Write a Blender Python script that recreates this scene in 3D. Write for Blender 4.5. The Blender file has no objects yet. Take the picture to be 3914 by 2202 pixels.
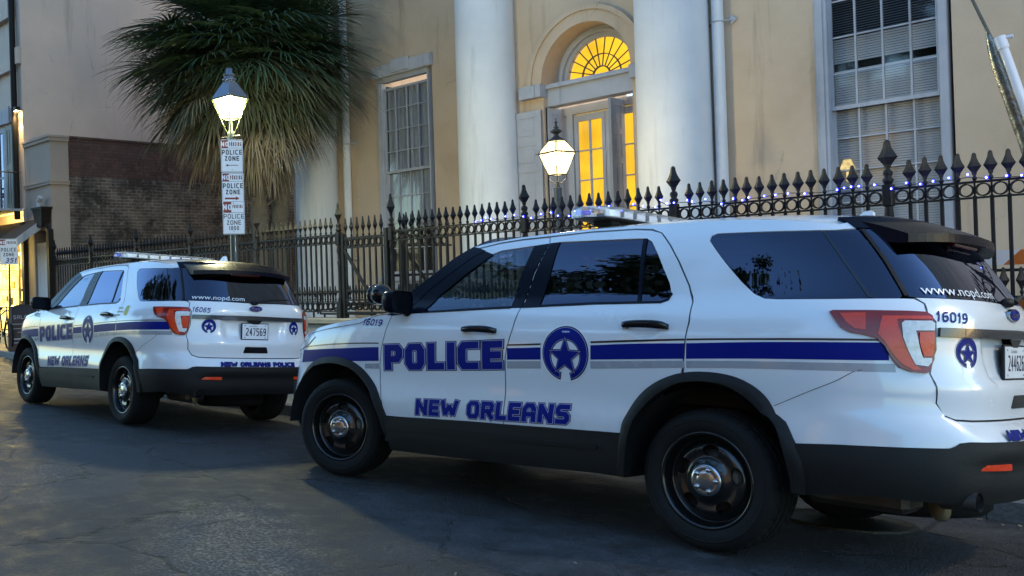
import bpy, math, random
from mathutils import Vector, Matrix, geometry
R_=random.Random(7)
SC=bpy.context.scene; COL=SC.collection
rad=math.radians
# ---------------------------------------------------------------- materials
def _nt(name):
    m=bpy.data.materials.new(name); m.use_nodes=True; nt=m.node_tree; b=nt.nodes['Principled BSDF']; return m,nt,b
def N(nt,t,**k):
    n=nt.nodes.new(t)
    for a,v in k.items():
        if a in n.inputs.keys(): n.inputs[a].default_value=v
        else: setattr(n,a,v)
    return n
def coords(nt,scale=(1,1,1),obj=True):
    t=N(nt,'ShaderNodeTexCoord'); m=N(nt,'ShaderNodeMapping'); m.inputs['Scale'].default_value=scale
    nt.links.new(t.outputs['Object'],m.inputs['Vector']); return m.outputs['Vector']
def rgb(c): return (c[0],c[1],c[2],1)
def mat(name,col,rough=.5,metal=0,spec=.5,var=.12,vscale=3.,bump=0,bscale=40.,coat=0,emit=None,estr=0,aniso=(1,1,1)):
    """principled with noise-driven colour variation and bump"""
    m,nt,b=_nt(name); L=nt.links.new
    v=coords(nt,aniso)
    n=N(nt,'ShaderNodeTexNoise',Scale=vscale,Detail=6.,Roughness=.6); L(v,n.inputs['Vector'])
    mx=N(nt,'ShaderNodeMix',data_type='RGBA'); 
    lo=[c*(1-var) for c in col]; hi=[min(1,c*(1+var)) for c in col]
    mx.inputs[6].default_value=rgb(lo); mx.inputs[7].default_value=rgb(hi)
    L(n.outputs['Fac'],mx.inputs[0]); L(mx.outputs[2],b.inputs['Base Color'])
    r=N(nt,'ShaderNodeMapRange'); r.inputs[3].default_value=max(.02,rough-.08); r.inputs[4].default_value=min(1,rough+.08)
    L(n.outputs['Fac'],r.inputs[0]); L(r.outputs[0],b.inputs['Roughness'])
    b.inputs['Metallic'].default_value=metal; b.inputs['Specular IOR Level'].default_value=spec
    if coat: b.inputs['Coat Weight'].default_value=coat; b.inputs['Coat Roughness'].default_value=.04
    if bump:
        n2=N(nt,'ShaderNodeTexNoise',Scale=bscale,Detail=5.); L(v,n2.inputs['Vector'])
        bp=N(nt,'ShaderNodeBump',Strength=bump,Distance=.02); L(n2.outputs['Fac'],bp.inputs['Height']); L(bp.outputs['Normal'],b.inputs['Normal'])
    if emit: b.inputs['Emission Color'].default_value=rgb(emit); b.inputs['Emission Strength'].default_value=estr
    return m
def glass(name,tint,rough=.02,glossy=1.0,refl=(1,1,1),milk=0):
    m=bpy.data.materials.new(name); m.use_nodes=True; nt=m.node_tree; nt.nodes.clear(); L=nt.links.new
    o=N(nt,'ShaderNodeOutputMaterial'); t=N(nt,'ShaderNodeBsdfTransparent'); t.inputs[0].default_value=rgb(tint)
    g=N(nt,'ShaderNodeBsdfGlossy'); g.inputs['Color'].default_value=rgb(refl); g.inputs['Roughness'].default_value=rough
    if milk:
        df=N(nt,'ShaderNodeBsdfDiffuse'); df.inputs[0].default_value=(.9,.92,.97,1); m0=N(nt,'ShaderNodeMixShader'); m0.inputs[0].default_value=milk; L(t.outputs[0],m0.inputs[1]); L(df.outputs[0],m0.inputs[2]); t=m0
    f=N(nt,'ShaderNodeFresnel',IOR=1.55); ge=N(nt,'ShaderNodeNewGeometry'); ir=N(nt,'ShaderNodeMapRange'); ir.inputs[3].default_value=1.55; ir.inputs[4].default_value=1/1.55; L(ge.outputs['Backfacing'],ir.inputs[0]); L(ir.outputs[0],f.inputs['IOR']); mu=N(nt,'ShaderNodeMath',operation='MULTIPLY'); mu.inputs[1].default_value=glossy
    L(f.outputs[0],mu.inputs[0]); mx=N(nt,'ShaderNodeMixShader'); L(mu.outputs[0],mx.inputs[0]); L(t.outputs[0],mx.inputs[1]); L(g.outputs[0],mx.inputs[2]); L(mx.outputs[0],o.inputs[0])
    return m
def lampglass(name,col,s):
    m=bpy.data.materials.new(name); m.use_nodes=True; nt=m.node_tree; nt.nodes.clear(); L=nt.links.new
    o=N(nt,'ShaderNodeOutputMaterial'); e=N(nt,'ShaderNodeEmission'); e.inputs[0].default_value=rgb(col); e.inputs[1].default_value=s; t=N(nt,'ShaderNodeBsdfTransparent'); a=N(nt,'ShaderNodeAddShader')
    L(e.outputs[0],a.inputs[0]); L(t.outputs[0],a.inputs[1]); L(a.outputs[0],o.inputs[0]); return m
def emis(name,col,s,var=0,vs=2.):
    m=bpy.data.materials.new(name); m.use_nodes=True; nt=m.node_tree; nt.nodes.clear(); L=nt.links.new
    o=N(nt,'ShaderNodeOutputMaterial'); e=N(nt,'ShaderNodeEmission'); e.inputs[0].default_value=rgb(col); e.inputs[1].default_value=s
    if var:
        v=coords(nt); n=N(nt,'ShaderNodeTexNoise',Scale=vs,Detail=4.); L(v,n.inputs['Vector'])
        r=N(nt,'ShaderNodeMapRange'); r.inputs[1].default_value=.3; r.inputs[2].default_value=.7; r.inputs[3].default_value=s*(1-var); r.inputs[4].default_value=s*(1+var)
        L(n.outputs['Fac'],r.inputs[0]); L(r.outputs[0],e.inputs[1])
    L(e.outputs[0],o.inputs[0]); return m
# ---------------------------------------------------------------- object helpers
def tag(o,label=None,cat=None,group=None,kind=None):
    if label: o['label']=label
    if cat: o['category']=cat
    if group: o['group']=group
    if kind: o['kind']=kind
    return o
def empty(name,loc=(0,0,0),rot=(0,0,0),label=None,cat=None,group=None):
    o=bpy.data.objects.new(name,None); COL.objects.link(o); o.location=loc; o.rotation_euler=rot; o.empty_display_size=.2
    return tag(o,label,cat,group)
def link(name,me,parent=None):
    o=bpy.data.objects.new(name,me); COL.objects.link(o)
    if parent: o.parent=parent
    return o
class MB:
    def __init__(s): s.v=[]; s.f=[]; s.m=[]; s.sm=[]
    def add(s,vs,fs,mi=0,smooth=False,M=None):
        b=len(s.v)
        s.v+= [tuple(M@Vector(v)) for v in vs] if M else [tuple(v) for v in vs]
        s.f+=[tuple(i+b for i in f) for f in fs]; s.m+=[mi]*len(fs); s.sm+=[smooth]*len(fs); return s
    def box(s,c,d,rot=None,mi=0,bev=0):
        x,y,z=[k/2 for k in d]
        M=Matrix.Translation(c)@(rot if rot else Matrix())
        if bev:
            e=min(bev,x*.49,y*.49,z*.49)
            import itertools
            vs=[];ix={}
            for sx in(-1,1):
                for sy in(-1,1):
                    for sz in(-1,1):
                        for a,(ex,ey,ez) in enumerate(((0,e,e),(e,0,e),(e,e,0))):
                            ix[(sx,sy,sz,a)]=len(vs); vs.append((sx*(x-ex),sy*(y-ey),sz*(z-ez)))
            fs=[]
            def q(l): 
                a,b,c2=[Vector(vs[i]) for i in l[:3]]; n=(b-a).cross(c2-a); ctr=sum((Vector(vs[i]) for i in l),Vector())/len(l)
                fs.append(tuple(l) if n.dot(ctr)>0 else tuple(reversed(l)))
            for sgn in(-1,1):
                q([ix[(sgn,-1,-1,0)],ix[(sgn,1,-1,0)],ix[(sgn,1,1,0)],ix[(sgn,-1,1,0)]])
                q([ix[(-1,sgn,-1,1)],ix[(1,sgn,-1,1)],ix[(1,sgn,1,1)],ix[(-1,sgn,1,1)]])
                q([ix[(-1,-1,sgn,2)],ix[(1,-1,sgn,2)],ix[(1,1,sgn,2)],ix[(-1,1,sgn,2)]])
            for a in(-1,1):
                for b in(-1,1):
                    q([ix[(a,b,-1,0)],ix[(a,b,1,0)],ix[(a,b,1,1)],ix[(a,b,-1,1)]])
                    q([ix[(a,-1,b,0)],ix[(a,1,b,0)],ix[(a,1,b,2)],ix[(a,-1,b,2)]])
                    q([ix[(-1,a,b,1)],ix[(1,a,b,1)],ix[(1,a,b,2)],ix[(-1,a,b,2)]])
            for k in itertools.product((-1,1),repeat=3): q([ix[(*k,0)],ix[(*k,1)],ix[(*k,2)]])
            return s.add(vs,fs,mi,False,M)
        vs=[(-x,-y,-z),(x,-y,-z),(x,y,-z),(-x,y,-z),(-x,-y,z),(x,-y,z),(x,y,z),(-x,y,z)]
        return s.add(vs,[(0,3,2,1),(4,5,6,7),(0,1,5,4),(1,2,6,5),(2,3,7,6),(3,0,4,7)],mi,False,M)
    def bx(s,x0,x1,y0,y1,z0,z1,mi=0,bev=0): return s.box(((x0+x1)/2,(y0+y1)/2,(z0+z1)/2),(abs(x1-x0),abs(y1-y0),abs(z1-z0)),None,mi,bev)
    def cyl(s,p0,p1,r0,r1=None,n=12,mi=0,smooth=True,cap=True):
        r1=r0 if r1 is None else r1
        p0=Vector(p0);p1=Vector(p1);d=(p1-p0); L=d.length
        if L<1e-6: return s
        q=d.to_track_quat('Z','Y').to_matrix()
        vs=[];fs=[]
        for k in range(n):
            a=2*math.pi*k/n; c=Vector((math.cos(a),math.sin(a),0))
            vs+= [p0+q@(c*r0),p1+q@(c*r1)]
        for k in range(n):
            a,b=2*k,2*((k+1)%n); fs.append((a,b,b+1,a+1))
        s.add(vs,fs,mi,smooth)
        if cap: s.add([vs[2*k] for k in range(n)][::-1],[tuple(range(n))],mi); s.add([vs[2*k+1] for k in range(n)],[tuple(range(n))],mi)
        return s
    def tube(s,pts,r,n=8,mi=0,cap=True):
        for i in range(len(pts)-1):
            ra=r[i] if isinstance(r,(list,tuple)) else r; rb=r[i+1] if isinstance(r,(list,tuple)) else r
            s.cyl(pts[i],pts[i+1],ra,rb,n,mi,True,cap)
        return s
    def lathe(s,prof,n=24,M=None,mi=0,smooth=True,phase=0):
        """prof: (r,z) list, axis z"""
        vs=[];fs=[]
        for r,z in prof:
            for k in range(n):
                a=2*math.pi*(k+phase)/n; vs.append((r*math.cos(a),r*math.sin(a),z))
        for i in range(len(prof)-1):
            for k in range(n):
                a=i*n+k;b=i*n+(k+1)%n; fs.append((a,b,b+n,a+n))
        return s.add(vs,fs,mi,smooth,M)
    def sphere(s,c,r,n=12,mi=0,sc=(1,1,1),M=None):
        pr=[(max(1e-4,math.sin(math.pi*i/n))*r,-math.cos(math.pi*i/n)*r) for i in range(n+1)]
        return s.lathe(pr,n*2,(M or Matrix())@Matrix.Translation(c)@Matrix.Diagonal((*sc,1)),mi)
    def prism(s,poly,f,t0,t1,mi=0,smooth=False):
        """poly 2D list, f(u,v,t)->3D"""
        n=len(poly); a=[f(u,v,t0) for u,v in poly]; b=[f(u,v,t1) for u,v in poly]
        s.add(a+b,[tuple(range(n))[::-1],tuple(range(n,2*n))]+[(i,(i+1)%n,(i+1)%n+n,i+n) for i in range(n)],mi,smooth); return s
    def mesh(s,name,mats,fix=False):
        me=bpy.data.meshes.new(name); me.from_pydata(s.v,[],s.f)
        for m in (mats if isinstance(mats,(list,tuple)) else [mats]): me.materials.append(m)
        me.polygons.foreach_set('material_index',s.m); me.polygons.foreach_set('use_smooth',s.sm)
        me.update()
        if fix:
            import bmesh
            bm=bmesh.new(); bm.from_mesh(me); bmesh.ops.recalc_face_normals(bm,faces=bm.faces); bm.to_mesh(me); bm.free()
        return me
    def build(s,name,mats,parent=None,fix=False): return link(name,s.mesh(name,mats,fix),parent)
# ---------------------------------------------------------------- filled panels on a parametric surface
def inpoly(p,poly):
    x,y=p;c=False;j=len(poly)-1
    for i in range(len(poly)):
        xi,yi=poly[i];xj,yj=poly[j]
        if (yi>y)!=(yj>y) and x<(xj-xi)*(y-yi)/(yj-yi)+xi: c=not c
        j=i
    return c
def dens(poly,r,closed=True):
    o=[];n=len(poly)
    for i in range(n if closed else n-1):
        a=poly[i];b=poly[(i+1)%n]; L=math.hypot(b[0]-a[0],b[1]-a[1]); k=max(1,int(math.ceil(L/r)))
        for j in range(k): o.append((a[0]+(b[0]-a[0])*j/k,a[1]+(b[1]-a[1])*j/k))
    if not closed: o.append(poly[-1])
    return o
def rnd(poly,idx,r,n=5):
    """round the corners listed in idx with radius-ish r"""
    o=[];N_=len(poly)
    for i,p in enumerate(poly):
        if i not in idx: o.append(p); continue
        a=poly[i-1];b=poly[(i+1)%N_]
        la=math.hypot(a[0]-p[0],a[1]-p[1]);lb=math.hypot(b[0]-p[0],b[1]-p[1]); ra=min(r,la*.45);rb=min(r,lb*.45)
        A=(p[0]+(a[0]-p[0])*ra/la,p[1]+(a[1]-p[1])*ra/la);B=(p[0]+(b[0]-p[0])*rb/lb,p[1]+(b[1]-p[1])*rb/lb)
        for k in range(n+1):
            t=k/n; o.append(((1-t)**2*A[0]+2*t*(1-t)*p[0]+t*t*B[0],(1-t)**2*A[1]+2*t*(1-t)*p[1]+t*t*B[1]))
    return o
def cdt(poly,holes,res):
    loops=[dens(poly,res)]+[dens(h,res) for h in holes]
    vs=[];ed=[]
    for l in loops:
        b=len(vs); vs+=l; ed+=[(b+i,b+(i+1)%len(l)) for i in range(len(l))]
    xs=[p[0] for p in loops[0]];ys=[p[1] for p in loops[0]]
    bd=list(vs); cell={}
    for p in bd: cell.setdefault((int(p[0]//res),int(p[1]//res)),[]).append(p)
    y=min(ys)+res*.5; row=0
    while y<max(ys):
        x=min(xs)+res*(.5 if row%2 else .25)
        while x<max(xs):
            q=(x,y)
            if inpoly(q,loops[0]) and not any(inpoly(q,h) for h in loops[1:]):
                cx,cy=int(x//res),int(y//res); ok=True
                for i in(-1,0,1):
                    for j in(-1,0,1):
                        for p in cell.get((cx+i,cy+j),()):
                            if (p[0]-x)**2+(p[1]-y)**2<(res*.45)**2: ok=False
                if ok: vs.append(q)
            x+=res
        y+=res;row+=1
    r=geometry.delaunay_2d_cdt([Vector(v) for v in vs],ed,[],0,1e-7)
    V=[(v.x,v.y) for v in r[0]]; F=[]
    for f in r[2]:
        c=(sum(V[i][0] for i in f)/len(f),sum(V[i][1] for i in f)/len(f))
        if inpoly(c,loops[0]) and not any(inpoly(c,h) for h in loops[1:]): F.append(tuple(f))
    used=sorted({i for f in F for i in f}); mp={k:i for i,k in enumerate(used)}
    return [V[i] for i in used],[tuple(mp[i] for i in f) for f in F]
class PB:
    """collects panels with analytic normals"""
    def __init__(s): s.v=[];s.f=[];s.n=[];s.m=[]
    def panel(s,poly,holes=(),off=0.,thick=.02,res=.04,sides=(1,),P=None,Nf=None,mi=0,offf=None):
        V,F=cdt(poly,list(holes),res); P=P or S0; Nf=Nf or N0
        pts=[];nr=[];bk=[]
        for u,z in V:
            p=P(u,z);n=Nf(u,z); o=off+(offf(u,z) if offf else 0)
            pts.append([p[i]+n[i]*o for i in range(3)]); nr.append(n); bk.append([p[i]+n[i]*(o-thick) for i in range(3)])
        if offf:  # recompute normals from geometry
            acc=[Vector() for _ in V]
            for f in F:
                a,b,c=[Vector(pts[i]) for i in f[:3]]; k=(b-a).cross(c-a)
                if k.dot(Vector(nr[f[0]]))<0: k=-k
                for i in f: acc[i]+=k
            nr=[tuple(a.normalized()) if a.length>0 else n for a,n in zip(acc,nr)]
        # orientation
        tot=0
        for f_ in F:
            a,b,c=[Vector(pts[i]) for i in f_[:3]]; tot+=(b-a).cross(c-a).dot(Vector(nr[f_[0]]))
        flip=tot<0
        if flip: F=[f[::-1] for f in F]
        ec={}
        for f in F:
            for i in range(len(f)):
                e=(f[i],f[(i+1)%len(f)]); ec[e]=1
        rim=[e for e in ec if (e[1],e[0]) not in ec]
        for sd in sides:
            b0=len(s.v); fl=lambda p:(p[0],p[1]*sd,p[2])
            s.v+=[fl(p) for p in pts]; s.n+=[fl(n) for n in nr]
            s.f+=[tuple(i+b0 for i in (f if sd>0 else f[::-1])) for f in F]; s.m+=[mi]*len(F)
            if thick:
                for e0,e1 in rim:
                    b1=len(s.v); s.v+=[fl(pts[e0]),fl(pts[e1]),fl(bk[e1]),fl(bk[e0])]; s.n+=[(0,0,0)]*4
                    q=(b1,b1+3,b1+2,b1+1); s.f.append(q if sd>0 else q[::-1]); s.m.append(mi)
        return s
    def raw(s,vs,fs,ns=None,mi=0):
        b=len(s.v); s.v+=[tuple(v) for v in vs]; s.n+=list(ns) if ns else [(0,0,0)]*len(vs); s.f+=[tuple(i+b for i in f) for f in fs]; s.m+=[mi]*len(fs)
    def build(s,name,mats,parent=None):
        me=bpy.data.meshes.new(name); me.from_pydata(s.v,[],s.f)
        for m in (mats if isinstance(mats,(list,tuple)) else [mats]): me.materials.append(m)
        me.polygons.foreach_set('material_index',s.m); me.polygons.foreach_set('use_smooth',[True]*len(s.f)); me.update()
        me.normals_split_custom_set_from_vertices(s.n)
        return link(name,me,parent)
# ---------------------------------------------------------------- stroke lettering
FONT={
'A':([[(0,0),(0,.72),(.25,1),(.75,1),(1,.72),(1,0)],[(0,.38),(1,.38)]],.9),'B':([[(0,0),(0,1),(.8,1),(1,.85),(1,.66),(.85,.53),(1,.4),(1,.15),(.8,0),(0,0)],[(0,.53),(.85,.53)]],.9),
'C':([[(.95,1),(.2,1),(0,.82),(0,.18),(.2,0),(.95,0)]],.88),'D':([[(0,0),(0,1),(.7,1),(1,.75),(1,.25),(.7,0),(0,0)]],.9),
'E':([[(1,1),(0,1),(0,0),(1,0)],[(0,.5),(.9,.5)]],.8),'G':([[(.95,1),(.2,1),(0,.82),(0,.18),(.2,0),(.82,0),(1,.15),(1,.48),(.55,.48)]],.9),
'I':([[(.5,0),(.5,1)]],.12),'K':([[(0,0),(0,1)],[(1,1),(.1,.45),(.35,.6),(1,0)]],.85),'L':([[(0,1),(0,0),(1,0)]],.75),
'M':([[(0,0),(0,1),(.5,.4),(1,1),(1,0)]],1.1),'N':([[(0,0),(0,1),(1,0),(1,1)]],.95),'O':([[(.2,0),(0,.2),(0,.8),(.2,1),(.8,1),(1,.8),(1,.2),(.8,0),(.2,0)]],.9),
'P':([[(0,0),(0,1),(.8,1),(1,.84),(1,.56),(.8,.4),(0,.4)]],.88),'R':([[(0,0),(0,1),(.8,1),(1,.84),(1,.6),(.8,.45),(0,.45)],[(.5,.45),(1,0)]],.9),
'S':([[(.95,1),(.2,1),(0,.85),(0,.66),(.2,.52),(.8,.5),(1,.36),(1,.15),(.82,0),(.05,0)]],.88),
'T':([[(0,1),(1,1)],[(.5,1),(.5,0)]],.8),'W':([[(0,1),(.22,0),(.5,.75),(.78,0),(1,1)]],1.3),'Z':([[(0,1),(1,1),(0,0),(1,0)]],.8),
'0':([[(.25,0),(0,.2),(0,.8),(.25,1),(.75,1),(1,.8),(1,.2),(.75,0),(.25,0)]],.8),'1':([[(.1,.78),(.62,1),(.62,0)]],.5),
'2':([[(.1,1),(.8,1),(1,.84),(1,.62),(0,.12),(0,0),(1,0)]],.78),'3':([[(.1,1),(.8,1),(1,.84),(1,.66),(.8,.52),(.4,.52)],[(.8,.52),(1,.38),(1,.16),(.8,0),(.1,0)]],.78),
'4':([[(.75,0),(.75,1),(0,.32),(1,.32)]],.8),'5':([[(1,1),(0,1),(0,.56),(.75,.6),(1,.42),(1,.18),(.8,0),(.1,0)]],.78),
'6':([[(.9,1),(.35,1),(0,.7),(0,.2),(.22,0),(.78,0),(1,.2),(1,.4),(.78,.57),(0,.5)]],.78),'7':([[(0,1),(1,1),(.35,0)]],.75),
'8':([[(.2,.52),(0,.68),(0,.84),(.2,1),(.8,1),(1,.84),(1,.68),(.8,.52),(.2,.52),(0,.36),(0,.16),(.2,0),(.8,0),(1,.16),(1,.36),(.8,.52)]],.78),
'9':([[(.1,0),(.65,0),(1,.3),(1,.8),(.78,1),(.22,1),(0,.8),(0,.6),(.22,.43),(1,.5)]],.78),'.':([[(0,0),(.02,.12)]],.1),' ':([],.45)}
def ribbon(pts,w,ext,closed):
    """miter ribbon -> list of (left,right)"""
    n=len(pts); out=[]
    P=[Vector(p) for p in pts]
    if closed: P=P[:-1]; n=len(P)
    for i in range(n):
        if closed: a=P[i-1];b=P[(i+1)%n]
        else: a=P[i-1] if i>0 else None; b=P[i+1] if i<n-1 else None
        d0=(P[i]-a).normalized() if a is not None else None; d1=(b-P[i]).normalized() if b is not None else None
        p=P[i]
        if d0 is None: d=d1; p=p-d1*ext; m=Vector((-d.y,d.x)); k=1
        elif d1 is None: d=d0; p=p+d0*ext; m=Vector((-d.y,d.x)); k=1
        else:
            n0=Vector((-d0.y,d0.x));n1=Vector((-d1.y,d1.x)); m=(n0+n1)
            m=m.normalized() if m.length>1e-6 else n0; k=min(1/max(.5,m.dot(n0)),1.42 if m.dot(n0)>.68 else 1.12)
        out.append((p+m*w/2*k,p-m*w/2*k))
    if closed: out.append(out[0])
    return out
def splitsharp(pts):
    out=[];cur=[pts[0]];ea=.5
    for i in range(1,len(pts)):
        cur.append(pts[i])
        if i<len(pts)-1:
            a=(Vector(pts[i])-Vector(pts[i-1])).normalized();b=(Vector(pts[i+1])-Vector(pts[i])).normalized()
            if a.dot(b)<-.25:
                out.append((cur,ea,.5 if abs(a.x)<.2 else .12)); cur=[pts[i]]; ea=.5 if abs(b.x)<.2 else .12
    out.append((cur,ea,.5)); return out
def lettering(txt,h,sw,layers,gap=.0,slant=0.,wid=1.):
    """-> list of (quads, layer index), total width. layers: extra widths, drawn bottom to top"""
    items=[];x=0
    for ci,ch in enumerate(txt):
        st,wd=FONT[ch]; W=wd*h*wid
        if ch!=' ':
            sk=h-sw
            for si,pl in enumerate(st):
                cw=max(W-sw,.0) if ch!='I' else 0
                pts=[(x+sw/2+p[0]*cw if ch!='I' else x+sw/2,sw/2+p[1]*sk) for p in pl]
                closed=pl[0]==pl[-1]
                for li,e in enumerate(layers):
                    for k_,(seg,ea,eb) in enumerate([(pts,0,0)] if closed else splitsharp(pts)):
                        rb=ribbon(seg,sw+e,e/2,closed)
                        if not closed:
                            for end,j,o_ in ((0,1,ea),(-1,-2,eb)):
                                d_=(Vector(seg[end])-Vector(seg[j])).normalized()*(sw*o_); rb[end]=(rb[end][0]+d_,rb[end][1]+d_)
                        for i in range(len(rb)-1):
                            items.append(([rb[i][0],rb[i][1],rb[i+1][1],rb[i+1][0]],li,(si*2+k_)*.00005+i*.00002+(ci%2)*.0003))
            if ch=='I': W=sw
        x+=W+gap
    if slant:
        for q,_,_ in items:
            for v in q: v.x+=0
        items=[([Vector((v.x+v.y*slant,v.y)) for v in q],li,k) for q,li,k in items]
    return items,x-gap
def put_letters(pb,txt,h,sw,layers,pos,off=.0015,step=.0006,mis=None,res=.03,**k):
    """pos(x,y,off)->3D ; adds to PB"""
    it,W=lettering(txt,h,sw,layers,**k)
    for q,li,kk in it:
        a,b,c,d=q; L=max((a-d).length,(b-c).length); n=max(1,int(math.ceil(L/res)))
        vs=[]
        for i in range(n+1):
            t=i/n
            for p in (a.lerp(d,t),b.lerp(c,t)): vs.append(pos(p.x,p.y,off+step*li+kk))
        pb.raw(vs,[(2*i,2*i+1,2*i+3,2*i+2) for i in range(n)],None,mis[li] if mis else li)
    return W
def font_tris(txt,size,shear=0.):
    cu=bpy.data.curves.new('t','FONT'); cu.body=txt; cu.size=size; cu.shear=shear; cu.resolution_u=3
    o=bpy.data.objects.new('t',cu); COL.objects.link(o)
    dg=bpy.context.evaluated_depsgraph_get(); me=bpy.data.meshes.new_from_object(o.evaluated_get(dg))
    V=[(v.co.x,v.co.y) for v in me.vertices]; F=[tuple(p.vertices) for p in me.polygons]
    bpy.data.objects.remove(o); bpy.data.curves.remove(cu); bpy.data.meshes.remove(me)
    xs=[v[0] for v in V]; return V,F,min(xs),max(xs)
import math
def interp(tab,x):
    if x<=tab[0][0]: return tab[0][1]
    if x>=tab[-1][0]: return tab[-1][1]
    # monotone-ish catmull-rom
    for i in range(len(tab)-1):
        if x<=tab[i+1][0]: break
    x0,y0=tab[i]; x1,y1=tab[i+1]; h=x1-x0; t=(x-x0)/h
    d=lambda j: (tab[min(j+1,len(tab)-1)][1]-tab[max(j-1,0)][1])/(tab[min(j+1,len(tab)-1)][0]-tab[max(j-1,0)][0])
    m0=d(i);m1=d(i+1); s=(y1-y0)/h
    if s==0: m0=m1=0
    else:
        m0=0 if m0*s<0 else math.copysign(min(abs(m0),3*abs(s)),s); m1=0 if m1*s<0 else math.copysign(min(abs(m1),3*abs(s)),s)
    t2=t*t;t3=t2*t
    return (2*t3-3*t2+1)*y0+(t3-2*t2+t)*h*m0+(-2*t3+3*t2)*y1+(t3-t2)*h*m1
WT=[(.2,.93),(.3,.965),(.45,.985),(.56,.998),(.62,.998),(.68,.988),(.76,.984),(.9,.996),(1.0,1.0),(1.08,.998),(1.15,.985),(1.20,.968),(1.25,.938),(1.28,.915),(1.32,.897),(1.5,.83),(1.62,.775),(1.66,.745),(1.70,.71),(1.74,.665)]
XR=[(.2,-1.05),(.3,-1.13),(.42,-1.18),(.5,-1.19),(.62,-1.187),(.705,-1.172),(.728,-1.095),(.74,-1.088),(.86,-1.10),(.90,-1.098),(.95,-1.078),(1.05,-1.064),(1.2,-1.066),(1.25,-1.055),(1.29,-1.03),(1.5,-.905),(1.66,-.79),(1.70,-.76)]
XF=[(.2,3.70),(.35,3.82),(.5,3.84),(.7,3.83),(.9,3.78),(1.0,3.72),(1.1,3.58),(1.2,3.4)]
XS=.1; NR=3.2; FS=2.35; NF=2.9
def _arc(a,w,n,N=600):
    T=[(0.,0.)];L=0;px,py=0,w
    for i in range(1,N+1):
        t=i/N*math.pi/2; x=a*math.sin(t)**(2/n); y=w*math.cos(t)**(2/n) if i<N else 0.
        L+=math.hypot(x-px,y-py); T.append((L,t)); px,py=x,y
    return T
AR=_arc(1.165,.96,NR); AF=_arc(1.45,.98,NF)
def _look(T,s):
    if s<=0: return 0.
    if s>=T[-1][0]: return math.pi/2
    lo,hi=0,len(T)-1
    while hi-lo>1:
        m=(lo+hi)//2
        if T[m][0]<=s: lo=m
        else: hi=m
    a,b=T[lo],T[hi]; return a[1]+(b[1]-a[1])*(s-a[0])/(b[0]-a[0])
UR=XS-AR[-1][0]; UF=FS+AF[-1][0]   # centreline u at rear / front
def S0(u,z):
    w=interp(WT,z)
    if u<XS:
        s=XS-u
        if s>AR[-1][0]: return (interp(XR,z),-(s-AR[-1][0]),z)
        t=_look(AR,s); a=XS-interp(XR,z)
        return (XS-a*math.sin(t)**(2/NR), w*max(math.cos(t),0)**(2/NR), z)
    if u>FS:
        t=_look(AF,u-FS); a=interp(XF,z)-FS
        return (FS+a*math.sin(t)**(2/NF), w*max(math.cos(t),0)**(2/NF), z)
    return (u,w,z)
def N0(u,z):
    h=.004; a=S0(u-h,z);b=S0(u+h,z);c=S0(u,z-h);d=S0(u,z+h)
    p=[b[i]-a[i] for i in range(3)];q=[d[i]-c[i] for i in range(3)]
    n=(q[1]*p[2]-q[2]*p[1], q[2]*p[0]-q[0]*p[2], q[0]*p[1]-q[1]*p[0])
    l=math.sqrt(sum(v*v for v in n)) or 1
    n=[v/l for v in n]
    return n
def S(u,z,off=0.):
    p=S0(u,z)
    if off:
        n=N0(u,z); return tuple(p[i]+n[i]*off for i in range(3))
    return p
# ---------------------------------------------------------------- car materials
def M_paint():
    m,nt,b=_nt('white_paint'); L=nt.links.new; v=coords(nt)
    n=N(nt,'ShaderNodeTexNoise',Scale=2.2,Detail=8.,Roughness=.65); L(v,n.inputs['Vector'])
    n2=N(nt,'ShaderNodeTexNoise',Scale=14.,Detail=6.); L(v,n2.inputs['Vector'])
    s=N(nt,'ShaderNodeSeparateXYZ'); L(v,s.inputs[0])
    # road dirt: more of it low on the body
    r=N(nt,'ShaderNodeMapRange'); r.inputs[1].default_value=.85; r.inputs[2].default_value=.35; r.inputs[3].default_value=0; r.inputs[4].default_value=.55
    L(s.outputs[2],r.inputs[0]); mu=N(nt,'ShaderNodeMath',operation='MULTIPLY'); L(r.outputs[0],mu.inputs[0]); L(n2.outputs['Fac'],mu.inputs[1])
    mx=N(nt,'ShaderNodeMix',data_type='RGBA'); mx.inputs[6].default_value=(.78,.79,.81,1); mx.inputs[7].default_value=(.42,.40,.36,1)
    L(mu.outputs[0],mx.inputs[0]); L(mx.outputs[2],b.inputs['Base Color'])
    rr=N(nt,'ShaderNodeMapRange'); rr.inputs[3].default_value=.16; rr.inputs[4].default_value=.34; L(n.outputs['Fac'],rr.inputs[0]); L(rr.outputs[0],b.inputs['Roughness'])
    b.inputs['Coat Weight'].default_value=.9; b.inputs['Coat Roughness'].default_value=.05
    n3=N(nt,'ShaderNodeTexNoise',Scale=1.6,Detail=2.); L(v,n3.inputs['Vector']); bp=N(nt,'ShaderNodeBump',Strength=.10,Distance=.06); L(n3.outputs['Fac'],bp.inputs['Height'])
    L(bp.outputs['Normal'],b.inputs['Normal']); L(bp.outputs['Normal'],b.inputs['Coat Normal'])
    return m
PAINT=M_paint()
CLAD=mat('grey_black_plastic',(.0065,.0068,.007),.58,spec=.32,var=.35,vscale=5,bump=.15,bscale=260)
GLOSSB=mat('gloss_black',(.006,.006,.008),.16,spec=.3,coat=.25,var=.1)
PILL=mat('pillar_black',(.004,.005,.012),.28,spec=.12,var=.1)
RUB=mat('rubber',(.0055,.0055,.0055),.8,spec=.35,var=.3,vscale=8,bump=.2,bscale=90)
STEELB=mat('black_steel',(.006,.006,.006),.25,metal=0,coat=.45,var=.2,vscale=12)
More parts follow.
